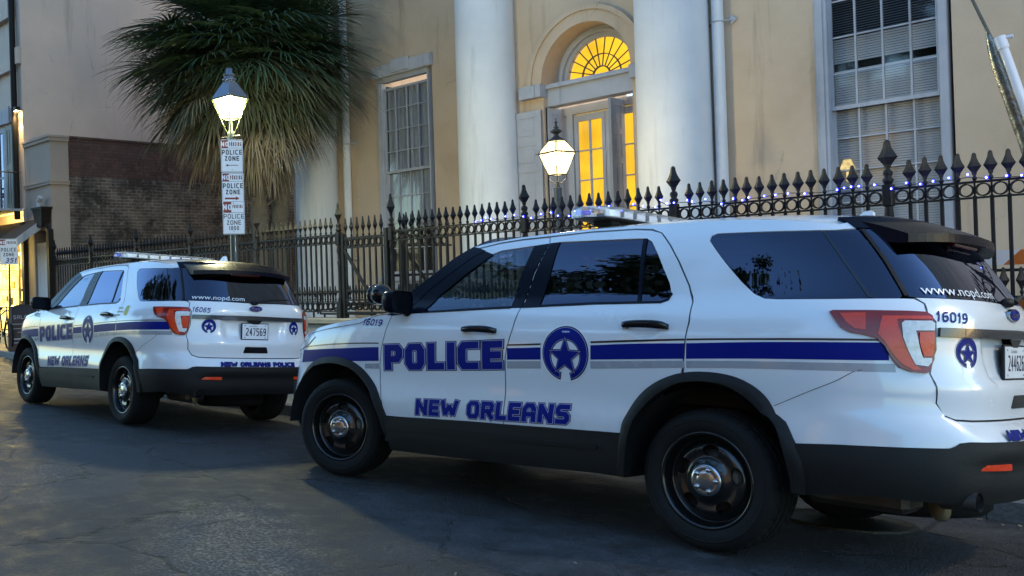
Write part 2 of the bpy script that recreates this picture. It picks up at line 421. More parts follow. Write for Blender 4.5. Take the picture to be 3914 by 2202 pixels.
CHROME=mat('chrome',(.50,.51,.53),.20,metal=1,var=.08,vscale=30)
GREYM=mat('grey_metal',(.10,.095,.085),.5,metal=.7,var=.4,vscale=9,bump=.2,bscale=60)
UNDER=mat('underbody',(.010,.010,.011),.8,var=.3)
GL_DARK=glass('privacy_glass',(.02,.02,.025),.015,1.9,(.62,.70,1.))
GL_FRONT=glass('door_glass',(.26,.30,.31),.015,1.8,(.72,.80,1.))
BLUE=mat('decal_blue',(.0015,.010,.19),.45,spec=.12,var=.06)
NAVY=mat('decal_navy',(.003,.005,.035),.45,spec=.12,var=.1)
GREYD=mat('decal_grey',(.36,.37,.40),.28,coat=.5,var=.05)
LILAC=mat('decal_pale',(.34,.35,.55),.3,coat=.4,var=.05)
WHITED=mat('decal_white',(.80,.81,.84),.3,coat=.4,var=.03)
BLACKD=mat('decal_black',(.010,.010,.016),.3,coat=.4,var=.1)
REDL=mat('lamp_red',(.72,.040,.003),.2,coat=.35,var=.25,vscale=18,bump=.12,bscale=60)
DRED=mat('lamp_dark_red',(.24,.010,.002),.18,coat=.35,var=.3,vscale=14)
CLEARL=mat('lamp_clear',(.80,.78,.73),.14,coat=.8,var=.5,vscale=34,bump=.08,bscale=60)
TAN=mat('seat_cloth',(.05,.05,.055),.9,var=.2,vscale=10)
YEL=mat('sticker_yellow',(.55,.50,.02),.4,var=.2,vscale=20)
# ---------------------------------------------------------------- car outlines (u = run along the flank, z = height)
FD_F=[(2.286,.497),(2.292,.520),(2.317,.618),(2.343,.726),(2.342,.837),(2.325,.948),(2.284,1.087),(2.250,1.186)]
SB=[(1.247,.535),(1.247,.695),(1.243,.936),(1.234,.985),(1.196,1.106),(1.173,1.241),(1.152,1.452),(1.106,1.645),(1.128,1.686)]
SR=[(.097,.911),(.083,1.085),(.070,1.168),(.086,1.273),(.123,1.359),(.212,1.496),(.287,1.591),(.330,1.635),(.368,1.667),(.437,1.692)]
STOP=[(.437,1.692),(.548,1.702),(.842,1.705),(1.128,1.693),(1.328,1.686),(1.509,1.670),(1.666,1.641)]
FW=[(1.983,1.21),(1.88,1.336),(1.688,1.485),(1.529,1.592),(1.467,1.613),(1.216,1.633),(1.249,1.429),(1.254,1.243)]
RW=[(1.047,1.26),(1.032,1.448),(1.033,1.649),(.779,1.645),(.515,1.640),(.444,1.636),(.406,1.614),(.349,1.542),(.274,1.427),(.239,1.372),(.218,1.317),(.227,1.291),(.26,1.274),(.662,1.267)]
QW=[(.053,1.606),(.049,1.628),(.015,1.640),(-.239,1.636),(-.483,1.632),(-.705,1.630),(-.836,1.634),(-.865,1.55),(-.884,1.467),(-.906,1.33),(-.905,1.305),(-.89,1.295),(-.611,1.29),(-.361,1.288),(-.294,1.292),(-.244,1.316),(-.18,1.374),(-.053,1.503)]
TG=[(-.954,1.297),(-.987,1.27),(-.989,1.229),(-1.030,1.188),(-1.038,1.062),(-.996,.954),(-1.004,.892),(-1.001,.821),(-1.041,.763),(-1.102,.742),(-1.2,.738),(UR,.736)]
BL=[(-.412,.603),(-.559,.614),(-.702,.619),(-.844,.623),(-.976,.627),(-1.0,.636),(-1.02,.650),(-1.06,.656),(-1.45,.656),(UR,.656)]
AO_R=[(.448,.560),(.436,.615),(.411,.67),(.372,.735),(.32,.794),(.245,.848),(.156,.888),(.08,.908),(.004,.916),(-.09,.914),(-.177,.898),(-.255,.862),(-.315,.810),(-.352,.75),(-.378,.683),(-.412,.603)]
AI_R=[(.425,.34),(.418,.42),(.400,.52),(.362,.632),(.302,.72),(.225,.79),(.13,.845),(.028,.868),(-.08,.866),(-.17,.840),(-.245,.79),(-.30,.73),(-.338,.66),(-.362,.58),(-.385,.46),(-.400,.375)]
AO_F=[(2.262,.486),(2.290,.540),(2.316,.591),(2.358,.66),(2.414,.722),(2.49,.785),(2.581,.836),(2.69,.868),(2.811,.882),(2.95,.876),(3.084,.850),(3.19,.808),(3.285,.745),(3.345,.67),(3.375,.59),(3.39,.50),(3.395,.42)]
def spl(l,n=4):
    o=[]
    for i in range(len(l)-1):
        p0,p1,p2,p3=l[max(0,i-1)],l[i],l[i+1],l[min(len(l)-1,i+2)]
        for j in range(n):
            t=j/n; o.append(tuple(.5*((2*p1[k])+(-p0[k]+p2[k])*t+(2*p0[k]-5*p1[k]+4*p2[k]-p3[k])*t*t+(-p0[k]+3*p1[k]-3*p2[k]+p3[k])*t**3) for k in (0,1)))
    return o+[l[-1]]
AO_R=spl(AO_R); AI_R=spl(AI_R); AO_F=spl(AO_F)
def _sc(l,c,k): return [(c[0]+(p[0]-c[0])*k,c[1]+(p[1]-c[1])*k) for p in l]
AI_F=[(2.235,.27),(2.262,.33)]+_sc(AO_F,(2.875,.36),.91)[1:-1]+[(3.345,.40)]
ZT=[(-.86,1.645),(-.5,1.69),(-.2,1.712),(.4,1.725),(.9,1.722),(1.2,1.71),(1.5,1.69),(1.75,1.65)]
HT=[(-.8,1.70),(-.6,1.735),(-.4,1.756),(-.2,1.77),(.4,1.785),(.9,1.775),(1.2,1.758),(1.5,1.72),(1.75,1.66)]
ZF=[(2.2,1.20),(2.4,1.192),(2.6,1.168),(3.0,1.125),(3.2,1.098),(3.5,1.055),(3.8,1.01),(4.4,.97)]
def zf(u): return interp(ZF,u)
def smooth(t): t=max(0,min(1,t)); return t*t*(3-2*t)
def grid_patch(pb,us,edge,crown,nv=28,p=2.6,mi=0,zc=None,rev=False):
    """surface between edge(u) and its mirror image, crowned"""
    vs=[];ns=[]
    for u in us:
        x,y,z=edge(u)
        for j in range(nv+1):
            t=1-2*j/nv; t=math.copysign(abs(t)**.85,t); vs.append((x,y*t,z+(crown(x,u)-0)*(1-abs(t)**p)))
    w=nv+1; fs=[(i*w+j,i*w+j+1,(i+1)*w+j+1,(i+1)*w+j) for i in range(len(us)-1) for j in range(nv)]
    nr=[Vector() for _ in vs]
    for f in fs:
        a,b,c,d=[Vector(vs[k]) for k in f]; k=(c-a).cross(d-b)
        if k.z<0: k=-k
        for i in f: nr[i]+=k
    a,b,c=[Vector(vs[k]) for k in fs[nv//2][:3]]
    if (b-a).cross(c-a).z<0: fs=[f[::-1] for f in fs]
    pb.raw(vs,fs,[tuple(n.normalized()) for n in nr],mi)
def steprange(a,b,n): return [a+(b-a)*i/n for i in range(n+1)]
def star_badge(pb,c,r,P,mi,asp=1.,dk=.0012,Nf=None):
    """crescent and five pointed star: c=(u,z) centre, r radius; text runs toward -u"""
    cu,cz=c
    f=lambda x,y:(cu-x*r,cz+y*r*asp)
    def circ(rr,a0,a1,n=40,cy=0): return [(rr*math.cos(rad(a0+(a1-a0)*i/n)),cy+rr*math.sin(rad(a0+(a1-a0)*i/n))) for i in range(n+1)]
    def shape(pts,off,m): pb.panel([f(*p) for p in pts][::-1],off=off,thick=0,res=.05*r/.16,P=P,Nf=Nf,mi=m)
    # halo, navy rim, blue disc opened at the bottom
    def cres(ro,ri,cy,g,gi):
        return circ(ro,-90+g,270-g)+circ(ri,270-gi,-90+gi,36,cy)
    shape(circ(1.06,-82,262),dk,mi['w'])
    shape(cres(1.0,.60,-.12,13,16),dk*1.8,mi['n'])
    shape(cres(.955,.635,-.12,16,19),dk*2.6,mi['p'])
    shape(cres(.935,.655,-.12,17,20),dk*3.4,mi['b'])
    def star(R,k=.40,cy=-.12): return [((R if i%2==0 else R*k)*math.cos(rad(90+36*i)),cy+(R if i%2==0 else R*k)*math.sin(rad(90+36*i))) for i in range(10)]
    shape(star(.80,.42),dk*4.2,mi['n']); shape(star(.72,.41),dk*5.,mi['p']); shape(star(.67,.41),dk*5.8,mi['b'])
# ---------------------------------------------------------------- wheel (axis +y outward), centre at hub plane
def disc_pts(n,r,ph=0): return [(r*math.cos(2*math.pi*(i+ph)/n),r*math.sin(2*math.pi*(i+ph)/n)) for i in range(n)]
def make_wheel(root,x,side,steer=0.,first=None):
    w=empty('wheel',(x,side*.80,.3635)); w.parent=root; w.rotation_euler=(0,0,steer+(math.pi if side<0 else 0))
    A=Matrix.Rotation(-math.pi/2,4,'X')   # z -> +y
    if first is None:
        # tyre: grooved tread, separate blocks at the shoulders
        t=MB(); n=168
        prof=[(.236,.105),(.243,.128),(.262,.143),(.295,.150),(.325,.146),(.342,.132),(.3515,.118)]
        yo=lambda k:.0
        tread=[(.3555,.108),(.3575,.084),(.3575,.082),(.3495,.080),(.3495,.072),(.3590,.070),(.3605,.034),(.3605,.033),(.352,.032),(.352,.023),(.3610,.022),(.3615,0)]
        half=prof+tread; full=half+[(r,-y) for r,y in reversed(half[:-1])]
        vs=[];fs=[]
        for i,(r,y) in enumerate(full):
            for k in range(n):
                rr=r
                if k%4==0 and (.070<abs(y)<=.118): rr=r-.0035
                if (k+2)%4==0 and .030<=abs(y)<=.0705 and r>.355: rr=r-.004
                a=2*math.pi*k/n+(abs(y)-.05)*.25; vs.append((rr*math.cos(a),rr*math.sin(a),y))
        for i in range(len(full)-1):
            for k in range(n):
                a=i*n+k;b=i*n+(k+1)%n; fs.append((a,a+n,b+n,b))
        t.add(vs,fs,0,False,A)
        # raised sidewall ring
        t.lathe([(.300,.1505),(.303,.1525),(.307,.1525),(.310,.1500)],96,A)
        for q in t.sm[:]: pass
        tm=t.mesh('tyre',RUB,True)
        for p in tm.polygons: p.use_smooth=(abs(Vector((p.center.x,0,p.center.z)).length)<.345)
        r=MB()
        r.lathe([(.243,.118),(.249,.128),(.246,.135),(.236,.136),(.230,.126),(.224,.110),(.220,.080),(.215,.066),(.205,.066)],72,A)
        r.lathe([(.236,.105),(.21,.02),(.205,-.08),(.23,-.11)],48,A)
        rm=r.mesh('rim',STEELB,True)
        # pressed steel disc with five rounded slots
        def prof_d(q):
            rr=math.hypot(*q); 
            return interp([(0,.120),(.085,.118),(.10,.108),(.125,.098),(.16,.104),(.185,.092),(.205,.070),(.215,.062)],rr)
        def Pd(u,v): return (u,prof_d((u,v)),v)
        def Nd(u,v):
            h=.003; rr=math.hypot(u,v) or 1e-6
            dr=(prof_d((u*(1+h/rr),v*(1+h/rr)))-prof_d((u*(1-h/rr),v*(1-h/rr))))/(2*h)
            nn=Vector((-dr*u/rr,1,-dr*v/rr)).normalized(); return tuple(nn)
        holes=[]
        for k in range(5):
            a=rad(94+72*k); cx,cz=.151*math.cos(a),.151*math.sin(a); h=[]
            for i in range(18):
                b=2*math.pi*i/18; lt=.043*math.copysign(abs(math.cos(b))**.8,math.cos(b)); lr=.029*math.copysign(abs(math.sin(b))**.8,math.sin(b))*(1+.15*math.cos(b))
                h.append((cx+lr*math.cos(a)-lt*math.sin(a),cz+lr*math.sin(a)+lt*math.cos(a)))
            holes.append(h)
        d=PB(); d.panel(disc_pts(72,.214),holes,0,.016,.014,P=Pd,Nf=Nd)
        dsk=d.build('disc',STEELB)
        dm=dsk.data; bpy.data.objects.remove(dsk)
        b=MB(); b.lathe([(.0001,.02),(.20,.02)],32,A); b.lathe([(.0001,.055),(.155,.055),(.155,.03)],32,A); bm_=b.mesh('brake',GREYM,True)
        c=MB(); c.lathe([(.083,.108),(.082,.128),(.077,.134),(.06,.137),(.052,.133),(.045,.137),(.03,.139),(.0001,.140)],40,A)
        for k in range(5):
            a=rad(38+72*k); c.add(*_dome(.056*math.cos(a),.056*math.sin(a),.136,.014),0,True,A)
        cm=c.mesh('hub_cap',CHROME,True)
        first=(tm,rm,dm,bm_,cm)
    tm,rm,dm,bm_,cm=first
    link('tyre',tm,w); rr=link('rim',rm,w); link('wheel_disc',dm,w); link('brake_disc',bm_,w); link('hub_cap',cm,w)
    return first
def _dome(x,y,z,r):
    vs=[];fs=[];n=10;m=4
    for i in range(m+1):
        a=math.pi/2*i/m; rr=r*math.cos(a)+1e-5
        for k in range(n): vs.append((x+rr*math.cos(2*math.pi*k/n),y+rr*math.sin(2*math.pi*k/n),z+r*.9*math.sin(a)))
    for i in range(m):
        for k in range(n): fs.append((i*n+k,i*n+(k+1)%n,(i+1)*n+(k+1)%n,(i+1)*n+k))
    return vs,fs
def build_car():
    root=empty('police_car')
    B2=(1,-1)
    # --- body shell
    b=PB()
    front=[(p[0]+.006,p[1]) for p in FD_F][::-1]
    top=[(u,zf(u)) for u in (2.256,2.35,2.5,2.7,2.9,3.1,3.3,3.5,3.7,3.9,4.1,4.25,UF)]
    ar=[(p[0],p[1]) for p in _sc(AO_F,(2.875,.36),.96)[1:-1]]
    clip=[(2.29,.47)]+[(p[0]+.006,p[1]) for p in FD_F]+top[1:]+[(UF,.46),(3.38,.46)]+ar[::-1]
    b.panel(clip,off=0,thick=.03,res=.05,sides=B2)
    arr=_sc(AO_R,(.0,.36),.96)
    q=[(p[0]-.006,p[1]) for p in SR[:-1]]+[(.437,1.697)]+[(p[0],p[1]+.005) for p in STOP[1:]]+[(1.74,interp(ZT,1.74))]
    q+=[(u,interp(ZT,u)) for u in (1.6,1.4,1.2,1.0,.8,.5,.2,0,-.2,-.4,-.6,-.74)]+[(-.79,1.672),(-.826,1.640)]
    q+=[(-.705,1.633),(-.483,1.635),(-.239,1.639),(.015,1.643),(.052,1.631),(.057,1.606),(-.050,1.500),(-.177,1.371),(-.242,1.312),(-.294,1.288),(-.361,1.284),(-.611,1.286),(-.883,1.292),(-.950,1.292)]
    q+=TG[1:]+BL[::-1]+arr[::-1][1:]
    # drop the part of the arch curve in front of the door seam
    q=[p for p in q if not (p[0]>.10 and p[1]<.905)]
    def creases(u,z):
        # pulled shoulder above the rear bumper
        return .018*smooth((-u-.45)/.25)*smooth((z-.66)/.05)*smooth((.84-z)/.10)*smooth((1.15+u)/.1)
    b.panel(q,off=0,thick=.03,res=.045,sides=B2,offf=creases)
    # roof skin
    us=steprange(1.66,-.78,46)
    grid_patch(b,us,lambda u:S0(u,interp(ZT,u)),lambda x,u:max(.004,interp(HT,x)-interp(ZT,u)),30,3.0)
    body=b.build('body',PAINT,root)
    # --- hood
    h=PB(); us=steprange(2.27,UF-.02,44)
    grid_patch(h,us,lambda u:S(u,zf(u)),lambda x,u:interp([(2.2,.085),(2.8,.08),(3.3,.06),(3.7,.03),(3.85,.0)],x),30,2.6)
    hood=h.build('hood',PAINT,root)
    # hood shut line and washer
    m=MB(); 
    for sd in B2:
        pts=[(lambda p:(p[0],p[1]*sd,p[2]))(S(u,zf(u)-interp([(2.3,-.0),(2.5,.012),(2.62,.036),(3.3,.032),(3.7,.02)],u),.0012)) for u in steprange(2.32,3.75,24)]
        m.tube(pts,.0022,5,0,False)
    m.build('shut_line',BLACKD,hood)
    # --- front doors
    fdl=FD_F+[(2.1,1.197),(1.983,1.206),(1.7,1.219),(1.45,1.231),(1.254,1.239),(1.177,1.240)]+[(p[0]+.004,p[1]) for p in SB[4::-1]]+[(1.5,.528),(1.8,.516),(2.1,.503)]
    band=[(1.664,1.636),(1.53,1.597),(1.467,1.617),(1.216,1.638),(1.112,1.646),(1.132,1.684),(1.328,1.679),(1.509,1.663)]
    def dimple(cu,cz):
        return lambda u,z:-.016*math.exp(-(((u-cu)/.055)**2+((z-cz)/.042)**2)*1.3)
    for sd in B2:
        d=PB(); d.panel(fdl,off=0,thick=.03,res=.035,sides=(sd,),offf=dimple(1.44,1.095)); d.panel(band,off=0,thick=.02,res=.04,sides=(sd,))
        fd=d.build('front_door',PAINT,root)
        g=PB(); g.panel(FW,off=-.006,thick=0,res=.05,sides=(sd,)); g.build('window',GL_FRONT,fd)
        handle(fd,1.45,1.097,.135,sd)
        d=PB(); rdl=[(p[0]-.003,p[1]) for p in SB]+[(.842,1.699),(.548,1.697),(.44,1.686)]+[(p[0]+.004,p[1]) for p in SR[:-1]][::-1]
        rdl+=[p for p in _sc(AO_R,(0,.36),.96) if p[0]>.10][::-1]+[(.452,.562),(.85,.549)]
        d.panel(rdl,[ [(1.167,1.241),(1.147,1.452),(1.102,1.648),(1.033,1.652),(.779,1.648),(.515,1.643),(.442,1.639),(.402,1.616),(.345,1.542),(.270,1.427),(.235,1.372),(.214,1.317),(.222,1.288),(.26,1.271),(.662,1.264)] ],off=0,thick=.03,res=.035,sides=(sd,),offf=dimple(.31,1.137))
        rd=d.build('rear_door',PAINT,root)
        g=PB(); g.panel(RW,off=-.006,thick=0,res=.05,sides=(sd,)); g.build('window',GL_DARK,rd)
        handle(rd,.312,1.139,.135,sd)
        # black frames round the glass
        t=PB()
        t.panel([(1.216,1.637),(1.249,1.429),(1.254,1.239),(1.176,1.240),(1.155,1.452),(1.110,1.646)],off=.0,thick=.02,res=.05,sides=(sd,))
        t.panel([(1.983,1.206),(1.88,1.332),(1.688,1.481),(1.529,1.589),(1.53,1.597),(1.60,1.620),(1.70,1.575),(1.86,1.462),(2.00,1.36),(2.13,1.225),(2.12,1.199)],off=.0,thick=.02,res=.04,sides=(sd,))
        t.panel([(2.0,1.204),(1.7,1.217),(1.45,1.229),(1.25,1.237),(1.25,1.249),(1.45,1.241),(1.7,1.229),(1.985,1.214)],off=.006,thick=.008,res=.05,sides=(sd,))
        t.build('window_frame',PILL,fd)
        t=PB()
        t.panel([(1.105,1.647),(1.150,1.452),(1.170,1.241),(1.047,1.26),(1.032,1.448),(1.033,1.650)],off=.0,thick=.02,res=.05,sides=(sd,))
        t.panel([(.465,1.640),(.405,1.272),(.385,1.272),(.44,1.638)],off=.001,thick=.01,res=.05,sides=(sd,))
        t.panel([(1.165,1.240),(.662,1.260),(.26,1.266),(.222,1.280),(.206,1.317),(.214,1.325),(.227,1.292),(.262,1.277),(.662,1.272),(1.165,1.252)],off=.005,thick=.008,res=.04,sides=(sd,))
        t.build('window_frame',PILL,rd)
    def seam(par,pts,w=.0052,off=.0009):
        for sd in B2:
            P3=dens(pts,.03,False); L=[];Rr=[]
            for i,p in enumerate(P3):
                a=P3[max(0,i-1)];b_=P3[min(len(P3)-1,i+1)]; dx,dz=b_[0]-a[0],b_[1]-a[1]; l=math.hypot(dx,dz) or 1
                nx,nz=-dz/l*w/2,dx/l*w/2; f3=lambda u,z:(lambda q:(q[0],q[1]*sd,q[2]))(S(u,z,off)); L.append(f3(p[0]+nx,p[1]+nz)); Rr.append(f3(p[0]-nx,p[1]-nz))
            n=len(L); m=MB(); m.add(L+Rr,[(i,i+1,n+i+1,n+i) for i in range(n-1)],0,True); m.build('shut_line',BLACKD,par)
    seam(body,[(p[0]+.003,p[1]) for p in FD_F]); seam(body,[(p[0]-.001,p[1]) for p in SB[:6]]); seam(body,[(p[0]-.001,p[1]) for p in SR]+STOP[1:]); seam(body,[(-.351,.77),(-.50,.85),(-.613,.906),(-.69,.950),(-.74,.964)],.0028)
    seam(body,[(p[0]-.004,p[1]) for p in TG],.0065,.0012)
    # --- A pillars / cowl / windshield
    for sd in B2:
     t=PB()
     t.panel([(2.12,1.197),(2.13,1.225),(2.00,1.36),(1.86,1.462),(1.70,1.575),(1.60,1.622),(1.664,1.642),(1.72,1.655),(1.86,1.575),(1.97,1.490),(2.09,1.405),(2.20,1.33),(2.30,1.22),(2.27,1.195)],off=.003,thick=.02,res=.04,sides=(sd,))
     t.build('pillar_trim',PILL,root)
    EE=[(1.19,2.31),(1.33,2.20),(1.405,2.09),(1.49,1.97),(1.575,1.86),(1.655,1.72)]
    w=PB(); vs=[];ns=[];nv=20
    for i in range(13):
        z=1.19+(1.655-1.19)*i/12; e=interp(EE,z); x,y,_=S0(e,z)
        k=(z-1.19)/.465; bul=.30*(1-k)+.14*k
        for j in range(nv+1):
            tt=1-2*j/nv; vs.append((x-.01+bul*(1-abs(tt)**2.3)*(1 if True else 0)-(.0),y*tt,z+.10*k*(1-tt*tt)+.03*(1-tt*tt)))
    ww=nv+1; fs=[(i*ww+j,i*ww+j+1,(i+1)*ww+j+1,(i+1)*ww+j) for i in range(12) for j in range(nv)]
    w.raw(vs,fs); ws=w.build('windshield',GL_FRONT,root)
    cw=MB(); cw.box((2.42,0,1.205),(.25,1.5,.03)); 
    cw.tube([(2.50,.62,1.225),(2.44,.30,1.255),(2.42,-.05,1.275)],.008,6); cw.build('cowl_and_wipers',CLAD,root)
    # --- quarter windows
    for sd in B2:
        g=PB(); g.panel(QW,off=-.003,thick=.004,res=.05,sides=(sd,)); qg=g.build('quarter_window',GL_DARK,root)
        g=PB(); g.panel([(-.640,1.628),(-.652,1.628),(-.772,1.296),(-.756,1.296)],off=.0005,thick=0,res=.05,sides=(sd,)); g.build('seal',BLACKD,qg)
    # --- tailgate
    t=PB()
    tgp=[(-.960,1.297),(-.993,1.272),(-.996,1.229),(-1.037,1.188),(-1.045,1.062),(-1.002,.954),(-1.010,.892),(-1.007,.824),(-1.045,.770),(-1.104,.750),(-1.2,.746),(UR,.744),(UR,1.284),(-1.7,1.292),(-1.37,1.297)]
    def recess(u,z):
        k=1.32+.045*(1.12-z)/.2   # slanting sides of the number plate recess
        a=smooth((-u-k)/.05); v=smooth((z-.905)/.045)*smooth((1.128-z)/.012)
        return -.030*a*v
    t.panel(tgp,off=0,thick=.03,res=.03,sides=B2,offf=recess)
    tg=t.build('tailgate',PAINT,root)
    g=PB(); g.panel([(-.912,1.305),(-.955,1.301),(-1.37,1.302),(-1.7,1.297),(UR,1.289),(UR,1.64),(-1.2,1.64),(-.845,1.635),(-.872,1.55),(-.890,1.467)],off=-.001,thick=.006,res=.05,sides=B2)
    rg=g.build('rear_window',GL_DARK,tg)
    for sd in B2:
     g=PB(); g.panel([(-.914,1.306),(-.935,1.306),(-.912,1.467),(-.873,1.634),(-.852,1.634),(-.892,1.467)],off=.004,thick=.006,res=.05,sides=(sd,)); g.build('glass_edge',CLAD,tg)
    # trim bar, latch, handle recess
    g=PB(); g.panel([(-1.048,1.161),(-1.40,1.162),(UR,1.166),(UR,1.124),(-1.40,1.121),(-1.048,1.120)],off=.016,thick=.018,res=.04,sides=B2); g.build('trim_bar',mat('grey_trim',(.05,.05,.06),.22,metal=.4,coat=.5,var=.1),tg)
    g=PB(); g.panel([(UR+.085,1.120),(UR-.085,1.120),(UR-.035,1.082),(UR+.035,1.082)],off=.012,thick=.04,res=.03); g.build('reversing_camera',GLOSSB,tg)
    g=PB(); g.panel(rnd([(UR+.125,.855),(UR-.125,.855),(UR-.145,.793),(UR+.145,.793)],(0,1,2,3),.012),off=.004,thick=.006,res=.04); g.build('handle_recess',GLOSSB,tg)
    # emblem: dark blue oval in a chrome ring with script
    def rearP(x,y,o): return S(UR-x,1.239+y,o)   # x toward +... (text runs toward -u)
    e=MB()
    def ov(rx,ry,x0,mi,n=40):
        x=S0(UR,1.239)[0]
        pr=[(rx*math.cos(2*math.pi*i/n),ry*math.sin(2*math.pi*i/n)) for i in range(n)]
        e.prism(pr,lambda a,b2,tt:(x-tt,-a,1.239+b2),0,x0,mi)
    ov(.078,.031,.016,0); ov(.072,.026,.018,1)
    V,F,a0,a1=font_tris('Ford',.046,.35); x=S0(UR,1.239)[0]
    e.add([(x-.0195,-(v[0]-(a0+a1)/2)*1.15,1.226+v[1]) for v in V],F,2)
    e.build('emblem',[CHROME,BLUE,CHROME],tg)
    # camera bump / wiper
    m=MB(); m.sphere((-1.045,0,1.300),.030,10,0,(1,1.6,.8)); m.tube([(-1.075,0,1.30),(-1.05,-.18,1.335),(-1.045,-.42,1.345)],[.013,.011,.006],8); m.build('rear_wiper',CLAD,tg)
    # --- spoiler
    sp=PB(); vs=[];ns=[]; us=24; rows=[]
    def spe(t):  # t -1..1 across; front edge, trailing edge
        y=.60*t; a=abs(t); xf=-.60+.10*a**2; xr=-.935+.125*a**2.4; zfz=interp(HT,xf)+.004-.055*a**3.2; zr=1.628-.022*a**2.2
        return y,xf,xr,zfz,zr
    def sgrid(zoff,k0,k1,flip):
        vs=[]
        for i in range(us+1):
            y,xf,xr,z0,z1=spe(-1+2*i/us)
            for j in range(9):
                s_=j/8; vs.append((xf+(xr-xf)*s_,y*(1-.02*s_),z0+(z1-z0)*(s_**1.5)+zoff(s_,abs(y)/.60)))
        fs=[(i*9+j,i*9+j+1,(i+1)*9+j+1,(i+1)*9+j) for i in range(us) for j in range(8)]
        return vs,fs
    v1,f1=sgrid(lambda s_,a:0,0,0,0); v2,f2=sgrid(lambda s_,a:-.012-.055*math.sin(math.pi*min(1,s_*.9))-.012*s_,0,0,1)
    m=MB(); m.add(v1,f1,0,True); m.add(v2,[f[::-1] for f in f2],0,True)
    for i in range(us): m.add([v1[i*9+8],v1[(i+1)*9+8],v2[(i+1)*9+8],v2[i*9+8]],[(0,1,2,3)],0)
    for i in (0,us): m.add([v1[i*9+j] for j in range(9)]+[v2[i*9+j] for j in range(9)],[(j,j+1,j+10,j+9) for j in range(8)],0)
    spo=m.build('spoiler',PILL,root)
    g=PB(); g.panel([(-.745,1.700),(-.79,1.674),(-.822,1.642),(-.845,1.640),(-.9,1.640),(UR,1.642),(UR,1.70)],off=.004,thick=.02,res=.05,sides=B2); g.build('header_panel',PILL,root)
    m=MB(); m.box((-.86,0,1.588),(.03,.34,.022),Matrix.Rotation(-.3,4,'Y'),0,.006); m.build('brake_light',DRED,spo)
    # --- tail lamps
    TL=[(-.589,1.22),(-.602,1.227),(-.737,1.229),(-.899,1.230),(-.984,1.228),(-1.010,1.212),(-1.026,1.17),(-1.034,1.08),(-1.024,1.017),(-.992,.959),(-.98,.954),(-.917,.959),(-.873,.977),(-.85,1.011),(-.82,1.073),(-.787,1.105),(-.747,1.118),(-.683,1.129),(-.641,1.152)]
    for sd in B2:
        l=PB(); l.panel(TL,off=.012,thick=.02,res=.03,sides=(sd,),mi=0)
        l.panel([(-.632,1.213),(-.734,1.217),(-.742,1.142),(-.698,1.146),(-.664,1.172)],off=.0145,thick=0,res=.03,sides=(sd,),mi=1)
        l.panel([(-.80,1.205),(-.995,1.210),(-1.008,1.205),(-1.014,1.197),(-.86,1.193),(-.868,1.16),(-.90,1.08),(-.935,.99),(-.96,.968),(-.925,.966),(-.887,.99),(-.862,1.02),(-.82,1.09),(-.79,1.125)],off=.0142,thick=0,res=.03,sides=(sd,),mi=1)
        tl=l.build('tail_light',[DRED,REDL],root)
        l=PB(); l.panel([(-.880,1.175),(-.890,1.186),(-1.005,1.189),(-1.020,1.179),(-1.021,1.147),(-.939,1.144),(-.949,1.114),(-.971,1.022),(-1.011,1.022),(-1.008,1.004),(-.988,.984),(-.937,.990),(-.917,1.041),(-.890,1.112)],off=.0165,thick=.004,res=.025,sides=(sd,),mi=0)
        l.build('reversing_lamp',CLEARL,tl)
        l=PB(); l.panel([(-.956,1.137),(-1.019,1.140),(-1.022,1.062),(-1.010,1.030),(-.976,1.030),(-.957,1.096)],off=.0175,thick=.004,res=.025,sides=(sd,),mi=0); l.build('brake_lamp',REDL,tl)
        # headlight wraps the front corner
        l=PB(); l.panel([(3.20,1.02),(3.34,1.05),(3.6,1.035),(3.9,.99),(4.02,.965),(3.98,.90),(3.75,.89),(3.45,.92),(3.28,.96)],off=.006,thick=.012,res=.05,sides=(sd,)); hl=l.build('headlight',CLEARL,root)
    l=PB(); l.panel([(4.02,.93),(UF,.93),(UF,.62),(4.05,.62)],off=.006,thick=.02,res=.06,sides=B2); l.build('grille',GLOSSB,root)
    # --- black lower cladding
    for sd in B2:
     c=PB(); c.panel([(2.280,.489),(1.8,.512),(1.247,.532),(.865,.546),(.440,.562),(.425,.42),(.425,.335),(1.267,.296),(2.245,.266)],off=.010,thick=.06,res=.05,sides=(sd,),offf=lambda u,z:.008*math.sin(math.pi*max(0,min(1,(z-.29)/.24))))
     rp=c.build('rocker_panel',CLAD,root)
     c=PB(); c.panel(rnd([(2.192,.441),(.590,.482),(.590,.458),(2.195,.412)],(1,2),.02),off=.0235,thick=.012,res=.04,sides=(sd,)); c.build('step_trim',CLAD,rp)
    for sd in B2:
        for O,I,cn in ((AO_R,AI_R,(0,.36)),(AO_F,AI_F,(2.875,.36))):
            c=PB(); 
            if O is AO_R: loop=[(.470,.335)]+O+[(-.432,.54),(-.448,.45),(-.456,.372)]+I[::-1]
            else: loop=[(2.235,.268)]+[(2.245,.40)]+O+[(3.395,.39)]+I[::-1]
            def bul(u,z,cn=cn,O=O):
                d=math.hypot(u-cn[0],z-cn[1]); ang=math.atan2(z-cn[1],u-cn[0])
                tb=sorted((math.atan2(p[1]-cn[1],p[0]-cn[0]),math.hypot(p[0]-cn[0],p[1]-cn[1])) for p in O); ro=interp(tb,ang)
                t=max(0,min(1,(ro-d)/.05)); return .004+.020*math.sin(t*math.pi*.62)
            c.panel(loop,off=.004,thick=.07,res=.025,sides=(sd,),offf=bul); c.build('wheel_arch_trim',CLAD,root)
    # rear bumper
    c=PB()
    def bof(u,z):
        k=.6*smooth((-u-.95)/.30); up=smooth((z-.555)/.03)
        return .012+(-.035*k*(1-up))+(.010*up*k)+.006*math.sin(math.pi*max(0,min(1,(z-.38)/.24)))*(1-k)
